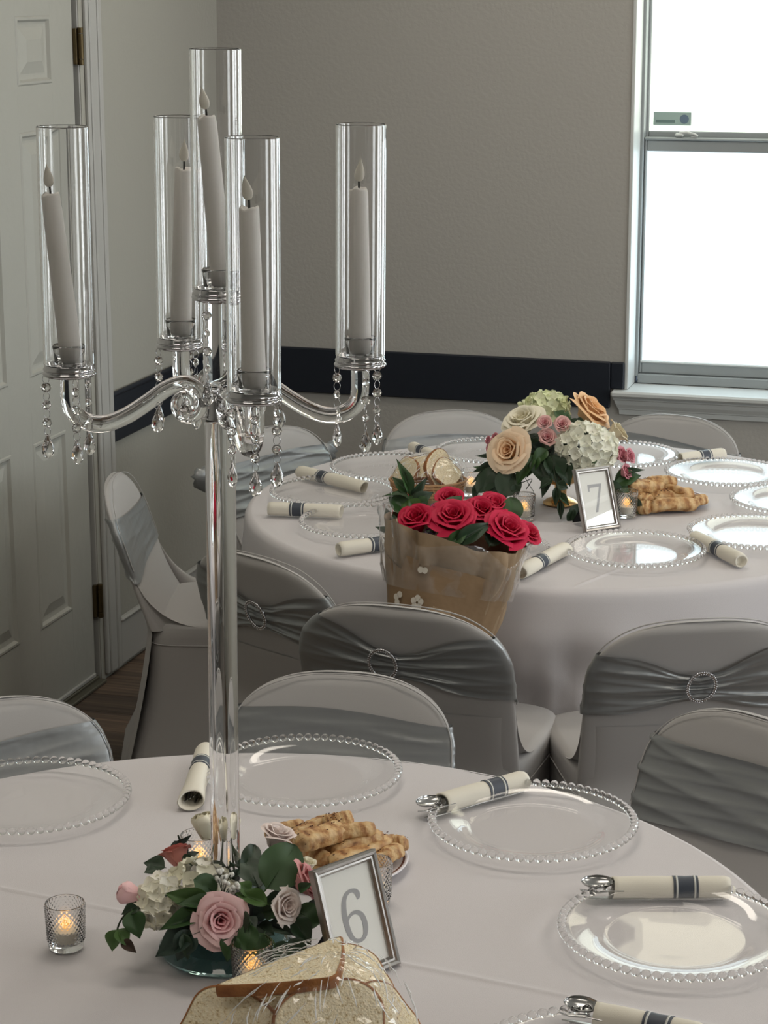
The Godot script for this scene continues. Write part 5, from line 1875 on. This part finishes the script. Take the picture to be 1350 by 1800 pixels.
func pastry_plate(p: Vector3, r: float, label: String) -> void:
	var o := thing("paper_plate", label, "plate", Vector3(p.x, TABLE_Y + 0.0032, p.z))
	var g := Geo.new()
	g.lathe([Vector2(0.0001, 0.0), Vector2(r * 0.62, 0.0), Vector2(r * 0.72, 0.004), Vector2(r * 0.98, 0.011), Vector2(r, 0.0115), Vector2(r, 0.0130), Vector2(r * 0.97, 0.0130), Vector2(r * 0.71, 0.0058), Vector2(r * 0.61, 0.0018), Vector2(0.0001, 0.0018)], 64)
	put("plate_body", g.mesh(), M.paper_plate, o)
	var l := Geo.new()
	l.lathe([Vector2(r * 0.925, 0.0122), Vector2(r * 0.955, 0.0130), Vector2(r * 0.955, 0.0126), Vector2(r * 0.925, 0.0117)], 64, Transform3D(), true)
	put("rim_line", l.mesh(), M.plate_line, o)

# ================================================================ the wrapped bouquet
func bouquet() -> void:
	var o := thing("bouquet", "hot pink rose bouquet wrapped in brown paper, standing on a chair seat", "bouquet")
	var B := at(748, 1262, 4.70)
	B.y = 0.472
	var T := at(795, 975, 4.66)
	var Y := (T - B)
	var H := Y.length()
	Y = Y.normalized()
	var X := cam_basis.x
	X = (X - Y * X.dot(Y)).normalized()
	var Z := X.cross(Y)
	var base := Transform3D(Basis(X, Y, Z), B)
	o.transform = base
	var sec := func(f: float, t: float, k: float) -> Vector3:    # a flattened cone
		var rx := lerpf(0.062, 0.146, pow(f, 0.8)) * k
		var rz := lerpf(0.048, 0.088, f) * k
		var c := cos(t)
		var s := sin(t)
		return Vector3(rx * signf(c) * pow(absf(c), 0.75), f * H, rz * signf(s) * pow(absf(s), 0.8))
	var fold := FastNoiseLite.new()
	fold.seed = 5
	fold.frequency = 1.3
	var sleeve := func(k: float, tops: Callable, bottoms: float, wob: float, n: int) -> ArrayMesh:
		var g := Geo.new()
		var rows := []
		for i in 15:
			var row := PackedVector3Array()
			for j in n:
				var t := TAU * j / n
				var top: float = tops.call(t)
				var f := lerpf(bottoms, top, i / 14.0)
				var p: Vector3 = sec.call(f, t, k)
				var m := wob * fold.get_noise_3d(cos(t) * 1.6, f * 1.4, sin(t) * 1.6)
				p += Vector3(cos(t), 0, sin(t)) * m * (0.3 + f)
				row.append(p)
			rows.append(row)
		# the same sheet again a little further in, so that the paper has a thickness
		var back := []
		for i in range(14, -1, -1):
			var row := PackedVector3Array()
			for j in n:
				var q: Vector3 = rows[i][j]
				row.append(q - Vector3(q.x, 0, q.z).normalized() * 0.0012)
			back.append(row)
		g.grid(rows + back, true)
		return g.mesh()
	# heights of the torn upper edges; t = PI / 2 faces the camera, PI is the left side
	var outer_top := func(t: float) -> float:
		var a := rad_to_deg(fposmod(t, TAU))
		var y := 0.875
		if a < 60.0:
			y = lerpf(0.93, 0.915, a / 60.0)
		elif a < 128.0:
			y = lerpf(0.915, 0.985, (a - 60.0) / 68.0)
		elif a < 134.0:
			y = lerpf(0.985, 0.90, (a - 128.0) / 6.0)
		elif a < 180.0:
			y = lerpf(0.90, 0.985, (a - 134.0) / 46.0)
		else:
			y = 0.95
		return y
	var inner_top := func(t: float) -> float:
		return 1.17 + 0.022 * sin(t * 3.0 + 0.6) + 0.012 * sin(t * 8.0) - 0.05 * maxf(0.0, sin(t)) + 0.08 * maxf(0.0, -sin(t)) - 0.09 * maxf(0.0, cos(t))
	var film_top := func(t: float) -> float:
		return 1.16 + 0.05 * sin(t * 5.0 + 1.0) + 0.10 * maxf(0.0, -cos(t)) - 0.10 * maxf(0.0, sin(t)) - 0.07 * maxf(0.0, cos(t))
	put("paper_sleeve", sleeve.call(1.0, outer_top, 0.0, 0.005, 96), M.kraft, o).set_meta("label", "outer brown paper with white flower prints")
	put("paper_collar", sleeve.call(0.955, inner_top, 0.1, 0.026, 96), M.kraft_inner, o)
	put("clear_film", sleeve.call(1.04, film_top, 0.80, 0.022, 96), M.film_soft, o)
	# printed flower marks on the outer paper
	for q in [[-0.031, 0.74, 1.0], [-0.049, 0.74, 0.55], [-0.0305, 0.945, 0.5]]:
		var g := Geo.new()
		var px: float = q[0] * 2.0
		var f: float = q[1]
		var rx := lerpf(0.062, 0.146, pow(f, 0.8))
		var u := clampf(px / rx, -0.98, 0.98)
		var tt := acos(signf(u) * pow(absf(u), 1.0 / 0.75))
		var c: Vector3 = sec.call(f, tt, 1.0)
		var c2: Vector3 = sec.call(f, tt - 0.05, 1.0)
		var c3: Vector3 = sec.call(f + 0.03, tt, 1.0)
		var tx := (c2 - c).normalized()
		var ty := (c3 - c)
		ty = (ty - tx * ty.dot(tx)).normalized()
		var nz := tx.cross(ty)
		for k in 5:
			var a := TAU * k / 5.0 + PI / 2.0
			if q[2] < 0.9 and cos(a) > 0.35 and q[1] < 0.8:
				continue
			if q[1] > 0.8 and sin(a) > -0.2:
				continue
			var pts := []
			for m in 12:
				var w := TAU * m / 12.0
				pts.append(c + nz * 0.0065 + tx * (0.0082 * cos(a) + 0.0062 * cos(w)) + ty * (0.0100 * sin(a) + 0.0072 * sin(w)))
			g.poly(pts, nz)
			var back := []
			for p in pts:
				back.append(p - nz * 0.0004)
			g.poly(back, -nz)
		put("printed_flower", g.mesh(false), M.print_white, o)
	# flowers and leaves, placed in the bouquet's own axes
	var inv := base.affine_inverse()
	var ro := Node3D.new()
	ro.name = "rose_bunch"
	var S := 4.66
	var roses := [[732, 916, 0.0, 0.047, -0.25, 0.75], [796, 912, -0.01, 0.050, 0.0, 0.95], [846, 902, 0.03, 0.046, 0.15, 0.85], [890, 934, -0.01, 0.050, 0.45, 0.85], [926, 940, 0.03, 0.036, 0.8, 0.8], [868, 890, 0.05, 0.038, 0.2, 0.8], [790, 880, 0.10, 0.036, 0.0, 0.8], [728, 885, 0.09, 0.032, -0.3, 0.7]]
	var k := 0
	for q in roses:
		var p := inv * at(q[0], q[1], S + q[2])
		var d: Vector3 = inv.basis * (Vector3.UP * 0.75 + toward_cam(T) * 0.5 + cam_basis.x * q[4])
		rose(o, p, d, q[3], q[5], RED_IN, RED_OUT, 71 + k)
		k += 1
	ro.free()
	var L := [
		[[721, 872, 0.05], [703, 806, 0.04], 0.026, 0, 0, 0.3], [[722, 872, 0.05], [752, 842, 0.04], 0.020, 0, 1, 0.5], [[718, 866, 0.05], [690, 838, 0.05], 0.024, 0, 0, -0.2], [[722, 880, 0.04], [676, 862, 0.04], 0.026, 0, 0, 0.8], [[724, 884, 0.03], [762, 864, 0.03], 0.030, 0, 1, 0.2],
		[[720, 905, 0.03], [685, 868, 0.04], 0.050, 0, 0, 0.2], [[735, 905, 0.02], [705, 880, 0.03], 0.055, 0, 3, -0.2], [[745, 900, 0.02], [720, 868, 0.03], 0.045, 0, 0, 0.1], [[690, 945, 0.0], [682, 888, 0.02], 0.035, 0, 1, 0.3], [[700, 950, -0.01], [690, 920, 0.0], 0.05, 0, 0, 0.0], [[690, 945, -0.01], [661, 921, 0.0], 0.020, 0, 1, 0.3],
		[[785, 900, 0.04], [812, 871, 0.04], 0.040, 0, 0, 0.2], [[905, 915, 0.03], [898, 872, 0.04], 0.046, 2, 0, 0.1], [[900, 925, 0.02], [921, 920, 0.03], 0.03, 2, 1, 0.4], [[786, 958, -0.055], [826, 928, -0.06], 0.030, 0, 0, 0.3], [[800, 956, -0.055], [866, 916, -0.05], 0.038, 0, 1, 0.2], [[760, 950, -0.03], [738, 938, -0.03], 0.04, 0, 1, 0.0], [[860, 960, -0.03], [880, 925, -0.02], 0.04, 0, 1, 0.0]]
	for q in L:
		var a := at(q[0][0], q[0][1], S + q[0][2])
		var b := at(q[1][0], q[1][1], S + q[1][2])
		var y := (b - a)
		var len := y.length()
		y /= len
		var view := toward_cam(a) + Vector3(0, 0.4, 0)
		var z := (view - y * view.dot(y)).normalized().rotated(y, q[5])
		put("leaf", cached.leaf[q[3]], M.leaf[q[4]], o, inv * Transform3D(Basis(y.cross(z) * q[2], y * len, z * len), a))
	rng.seed = 88
	for m in 26:
		var t := TAU * m / 26.0
		var p := Vector3(0.085 * cos(t), H * 0.90, 0.045 * sin(t)) * Vector3(rng.randf_range(0.5, 1.0), 1, rng.randf_range(0.5, 1.0))
		var d := Vector3(cos(t) * 0.7, rng.randf_range(0.5, 1.2), sin(t) * 0.4).normalized()
		var n := Vector3(0, 0.4, 1)
		n = (n - d * n.dot(d)).normalized()
		put("leaf", cached.leaf[m % 2], M.leaf[m % 2], o, Transform3D(Basis(d.cross(n) * 0.032, d * 0.062, n * 0.06), p))
	var g2 := Geo.new()
	g2.tube([inv * at(727, 900, S + 0.04), inv * at(722, 860, S + 0.05), inv * at(712, 830, S + 0.045)], 0.0014, 6)
	put("stem", g2.mesh(), M.stem, o)
	for q in [[768, 896, 0.02, 0.022], [828, 932, -0.03, 0.016], [757, 940, -0.02, 0.02]]:
		rose(o, inv * at(q[0], q[1], S + q[2]), inv.basis * (Vector3.UP + toward_cam(T) * 0.4), q[3], 0.5, Color(0.30, 0.20, 0.36), Color(0.46, 0.35, 0.50), 90 + int(q[0]))

# ================================================================ the scene
func _ready() -> void:
	cam_basis = Basis.from_euler(Vector3(CAM_PITCH, CAM_YAW, CAM_ROLL))
	camera_and_light()
	make_materials()
	for m in [M.cloth, M.spandex, M.satin, M.petal, M.kraft, M.film, M.film_soft, M.leaf_brown, M.stem] + M.leaf:
		m.cull_mode = BaseMaterial3D.CULL_DISABLED
	build_room()
	chair_meshes()
	var far := "covered chairs round the far table"
	var near := "covered chairs round the near table"
	var cs := [
		[[468, 752], T7, 0.0, 1, far, "covered chair with wrinkled silver sash in the corner behind the candelabra column", 0.998, 0, 0.01],
		[[787, 722], T7, 0.0, 0, far, "covered chair against the back wall, left of the peach and white flowers", 1, 0, 0.01],
		[[1186, 730], T7, 0.0, 0, far, "covered chair under the window sill, right of the peach and white flowers", 1, 0, 0.01],
		[[200, 838], T7, 0.10, 0, far, "covered chair beside the white door, seen from its side with leaning back", 1, 0, 0.0],
		[[446, 975], T7, 0.0, 0, far, "chair with back and buckle half hidden by the candelabra column", 1.05, 0, 0.025],
		[[699, 1063], T7, 0.0, 0, far, "chair with buckled satin sash directly in front of the rose bouquet", 1.06, 0.03, 0.037],
		[[1238, 1088], T7, 0.0, 0, far, "chair with buckled satin sash at the right, left part of seat showing", 1.05, 0, 0.022],
		[[602, 1183], T6, 0.0, 0, near, "chair facing the camera behind the near table, just right of the column", 1, 0, 0.012],
		[[1330, 1261], T6, 0.0, 1, near, "chair at the right edge of the picture, turned towards the near table", 1, 0, 0.012],
		[[-22, 1232], T6, 0.0, 0, near, "chair cut off by the left edge of the picture, beside the near table", 1, 0, 0.012]]
	var seats := func(table: Vector3) -> Array:               # direction of every chair at a table, and how far in its seat reaches
		var out := []
		for c in cs:
			if c[1] == table:
				var p := on_level(c[0][0], c[0][1], BACK_TOP * c[6]) - table
				out.append([atan2(p.z, p.x), Vector2(p.x, p.z).length() - (0.284 + 0.232) * c[6]])
		return out
	tablecloth("tablecloth", T6, 0.80, 24, 5, [0.13, -0.061], seats.call(T6), "white cloth on the near round table with number 6")
	tablecloth("tablecloth", T7, 0.80, 23, 9, [-1.2, 0.45], seats.call(T7), "white cloth on the far round table with number 7")
	var k := 0
	for c in cs:
		chair(on_level(c[0][0], c[0][1], BACK_TOP * c[6]), c[1], c[2], c[3], 200 + k, c[5], c[4], c[6], c[7], c[8])
		k += 1
	# place settings
	plate_meshes()
	var g6 := "glass charger plates on the near table"
	var g7 := "glass charger plates on the far table"
	for q in [[-0.682, -3.098, "beaded glass charger plate right of the pastries, napkin at its upper left"], [-0.404, -2.766, "beaded glass charger plate at the right reflecting a bright window"], [-1.098, -3.207, "beaded glass charger plate behind the candelabra column"], [-1.489, -2.976, "beaded glass charger plate at the left edge of the near table"], [-0.43, -2.335, "beaded glass charger plate only its rim showing at the bottom edge"]]:
		plate(Vector3(q[0], 0, q[1]), q[2], g6, true)
	for q in [[-0.823, -4.793, "glass charger plate in front of the frame with number 7"], [-0.573, -5.032, "glass charger plate cut by the right edge, front one of three"], [-0.520, -5.390, "glass charger plate cut by the right edge, middle one of three"], [-0.731, -5.656, "glass charger plate cut by the right edge, rear one of three"], [-1.045, -5.804, "glass charger plate mostly behind the white hydrangea and pink flowers"], [-1.394, -5.753, "glass charger plate behind the wrapped bread basket, napkin to its left"], [-1.617, -5.479, "rear one of the three charger plates on the left of the far table"], [-1.677, -5.159, "middle one of the three charger plates on the left of the far table"], [-1.501, -4.877, "front one of the three charger plates on the left of the far table"], [-1.168, -4.697, "glass charger plate hidden behind the rose bouquet, right rim showing"]]:
		plate(Vector3(q[0], 0, q[1]), q[2], g7, false)
	cutlery_meshes()
	var n6 := "napkin rolls on the near table"
	var n7 := "napkin rolls on the far table"
	var c6 := "cutlery in the near napkin rolls"
	var rolls := [
		[[362, 1319], [336, 1405], 0.0185, 0.36, 0.8, n6, "napkin roll standing its open end towards the camera, left of the column"],
		[[922, 1372], [775, 1412], 0.0185, 0.38, 0.3, n6, "napkin roll beyond the plate right of the pastries"],
		[[1283, 1560], [1075, 1560], 0.0180, 0.38, 0.3, n6, "napkin roll beyond the plate that reflects the window"],
		[[1235, 1822], [1045, 1782], 0.0180, 0.40, 0.3, n6, "napkin roll at the bottom edge, only cutlery end showing"],
		[[725, 785], [790, 812], 0.0175, 0.28, 0.2, n7, "far napkin roll beside the plate behind the bread basket"],
		[[527, 829], [640, 856], 0.0185, 0.38, 0.5, n7, "napkin roll between the rear and middle plates on the left"],
		[[472, 894], [600, 899], 0.0185, 0.40, 0.2, n7, "napkin roll overhanging the left edge of the far table"],
		[[595, 966], [720, 948], 0.0185, 0.52, 0.7, n7, "napkin roll with pointed end left of the rose bouquet"],
		[[915, 1006], [992, 965], 0.0185, 0.42, 0.3, n7, "napkin roll just right of the rose bouquet"],
		[[1303, 986], [1222, 945], 0.0185, 0.48, 0.2, n7, "napkin roll right of the plate before the number 7 frame"],
		[[1272, 797], [1195, 806], 0.0175, 0.45, 0.2, n7, "napkin roll behind the rear plate at the right edge"]]
	var ends := []
	for q in rolls:
		var a := on_level(q[0][0], q[0][1], TABLE_Y + 0.02)
		var b := on_level(q[1][0], q[1][1], TABLE_Y + 0.02)
		ends.append([a, b])
		napkin_roll(a, b, q[2], q[3], q[4], q[6], q[5], 300 + ends.size())
	var w := ["", " beyond the plate right of the pastries", " beyond the plate that reflects the window", " at the bottom edge of the picture"]
	for i in [1, 2, 3]:
		cutlery("fork", ends[i][0], ends[i][1], 0.046, -0.010, 0.002, 0.3, "fork tips out of the napkin roll" + w[i], c6)
		cutlery("spoon", ends[i][0], ends[i][1], 0.044, 0.006, 0.011, -0.2, "spoon bowl out of the napkin roll" + w[i], c6)
		cutlery("knife", ends[i][0], ends[i][1], 0.040, -0.010, -0.006, 0.2, "knife tip out of the napkin roll" + w[i], c6)
	cutlery("fork", ends[0][0], ends[0][1], -0.006, 0.003, 0.000, 0.5, "fork deep in the open napkin roll left of the column", c6)
	cutlery("knife", ends[0][0], ends[0][1], -0.010, -0.006, -0.004, 0.9, "knife deep in the open napkin roll left of the column", c6)
	crystal_meshes()
	candelabra()
	flower_meshes()
	arrangement_near()
	arrangement_far()
	number_frame(Vector3(-0.781, TABLE_Y + 0.003, -2.539), 1.04, 0.324, 0.113, 0.160, "6", "silver picture frame with a grey six, leaning beside the near flowers")
	number_frame(Vector3(-0.942, TABLE_Y + 0.003, -5.014), 0.795, 0.346, 0.106, 0.156, "7", "silver picture frame with a grey seven, in front of the gold bowl")
	votive_meshes()
	votive(on_level(117, 1668, TABLE_Y), "textured glass candle holder standing alone at the left of the near table", "at the left of the near table")
	votive(on_level(444, 1740, TABLE_Y), "textured glass candle holder between the glass foot and the bread", "behind the wrapped bread")
	votive(on_level(656, 1592, TABLE_Y), "textured glass candle holder behind the number 6 frame", "behind the number 6 frame")
	votive(on_level(351, 1543, TABLE_Y), "textured glass candle holder behind the pink and cream flowers", "behind the pink and cream flowers")
	votive(on_level(921, 916, TABLE_Y), "textured glass candle holder left of the gold bowl's foot", "left of the gold bowl's foot")
	votive(on_level(1101, 910, TABLE_Y), "textured glass candle holder between the number 7 frame and pastries", "right of the number 7 frame")
	votive(on_level(828, 872, TABLE_Y), "textured glass candle holder behind the round leaves of the far flowers", "behind the round leaves")
	# pastries
	food_meshes()
	pastry_plate(on_level(588, 1524, TABLE_Y), 0.112, "white paper plate with a brown rim line, heaped with pastries")
	var pg := "pastry sticks on the near plate"
	for q in [[[467, 1470], [534, 1448], 0.805, 0.020, 0, "palest pastry, at the back left"], [[500, 1478], [586, 1440], 0.820, 0.022, 1, "pale long pastry at the top, left of the burnt one"], [[520, 1486], [606, 1452], 0.828, 0.028, 2, "thick brown pastry across the middle of the heap"], [[566, 1450], [622, 1440], 0.832, 0.024, 3, "pastry with burnt top, highest on the heap"], [[560, 1476], [660, 1455], 0.822, 0.024, 0, "long pastry with ridged top reaching right"], [[580, 1498], [672, 1467], 0.806, 0.022, 1, "ridged golden pastry below the topmost ones"], [[580, 1521], [688, 1472], 0.797, 0.024, 2, "longest golden pastry, sloping along the front"], [[536, 1492], [578, 1518], 0.792, 0.024, 3, "short pastry turned crosswise at the front left"], [[668, 1484], [718, 1482], 0.790, 0.022, 0, "pastry whose pale cut end juts out at the right"], [[648, 1522], [704, 1492], 0.785, 0.024, 1, "pastry low on the right, beside the frame's corner"], [[536, 1524], [582, 1532], 0.782, 0.022, 2, "pastry lowest on the left, behind the frame"], [[598, 1533], [655, 1510], 0.780, 0.022, 3, "pastry at the bottom hidden behind the frame"], [[530, 1500], [640, 1480], 0.784, 0.026, 1, "pastry in the middle under the crossing ones"]]:
		pastry(on_level(q[0][0], q[0][1], q[2]), on_level(q[1][0], q[1][1], q[2] + 0.006), q[3], q[4], 0.4 * (q[4] - 1.5), q[5] + " of the near plate", pg)
	pastry_plate(on_level(1176, 886, TABLE_Y), 0.100, "small white plate with pastries on the far table")
	pg = "pastry sticks on the far plate"
	for q in [[[1100, 858], [1168, 850], 0.822, 0.032, 2, "dark topmost pastry at the left"], [[1130, 850], [1190, 846], 0.826, 0.026, 0, "topmost pastry at the back"], [[1140, 852], [1204, 864], 0.812, 0.020, 1, "pastry strip sloping down to the right"], [[1136, 872], [1221, 869], 0.798, 0.030, 3, "pale thick pastry across the middle"], [[1140, 892], [1226, 886], 0.780, 0.032, 0, "pastry at the front bottom"], [[1212, 884], [1240, 878], 0.782, 0.028, 1, "short pastry end at the right"], [[1112, 874], [1146, 878], 0.796, 0.028, 2, "pastry tucked in at the left middle"], [[1110, 890], [1146, 892], 0.779, 0.028, 3, "pastry lowest at the left"]]:
		pastry(on_level(q[0][0], q[0][1], q[2]), on_level(q[1][0], q[1][1], q[2] + 0.002), q[3], q[4], 0.4 * (q[4] - 1.5), q[5] + " of the far plate", pg)
	# bread under clear film
	var cam := toward_cam(Vector3(-0.8, 0.85, -2.3))
	basket(Vector3(-0.785, 0, -2.30), 0.112, 0.095, 0.05, CAM_YAW, "wicker bread basket at the bottom edge of the picture")
	var bg := "bread slices in the near basket"
	var tr := cam_basis.x
	var ch := Vector3(cam.x, 0, cam.z).normalized()
	slice(at(490, 1700, 2.64), Vector3(0, 1, 0) - tr * 0.10 - ch * 0.02, -ch + tr * 0.05, 1.22, "half bread slice lying flat on top of the near heap", bg, "half_slice")
	slice(at(398, 1830, 2.60), cam + Vector3(0, 0.10, 0) - tr * 0.3, Vector3(0, 1, 0) + tr * 0.45, 0.98, "bread slice leaning at the left of the near heap", bg)
	slice(at(483, 1836, 2.645), cam + Vector3(0, 0.1, 0), Vector3(0, 1, 0), 0.95, "bread slice in the gap at the middle of the near heap", bg)
	slice(at(582, 1826, 2.575), cam + Vector3(0, 0.15, 0) + tr * 0.1, Vector3(0, 1, 0) - tr * 0.05, 1.06, "large bread slice facing the camera at the near heap's right", bg)
	slice(at(612, 1722, 2.685), Vector3(0, 1, 0) + tr * 0.35 + ch * 0.25, -ch * 0.8 - tr * 0.5, 0.90, "bread slice lying behind the large one of the near heap", bg)
	slice(at(668, 1812, 2.62), cam + tr * 0.7 + Vector3(0, 0.5, 0), Vector3(0, 1, 0) - tr * 0.5, 0.85, "bread slice slipping off at the right of the near heap", bg)
	crumpled_film("plastic_wrap", at(543, 1822, 2.64), 0.136, 0.118, 0.112, 12, "crumpled clear film over the bread at the bottom edge", tr * 0.03)
	var fb := on_level(752, 884, TABLE_Y)
	basket(fb, 0.098, 0.080, 0.055, 0.2, "wicker bread basket behind the rose bouquet")
	bg = "bread slices in the far basket"
	cam = toward_cam(fb)
	var up := Vector3(0, 1, 0)
	slice(fb + up * 0.075 - tr * 0.058 + cam * 0.01, cam * 0.5 - tr * 0.8 + up * 0.4, up + tr * 0.6, 0.72, "bread slice with dark crust at the left of the far basket", bg)
	slice(fb + up * 0.088 - tr * 0.012, up * 0.8 + cam * 0.5, up * 0.3 - cam, 0.78, "bread slice lying tilted in the middle of the far basket", bg)
	slice(fb + up * 0.085 + tr * 0.030 + cam * 0.02, cam * 0.6 + tr * 0.7 + up * 0.2, up - tr * 0.5, 0.80, "bread slice peaked up at the right of the far basket", bg)
	slice(fb + up * 0.075 + tr * 0.050 + cam * 0.035, cam * 0.7 + tr * 0.6 + up * 0.6, up - tr * 0.8, 0.66, "bread slice lowest at the right of the far basket", bg)
	crumpled_film("plastic_wrap", fb + up * 0.058, 0.110, 0.075, 0.092, 14, "clear film gathered over the bread behind the bouquet", tr * 0.02)
	bouquet()
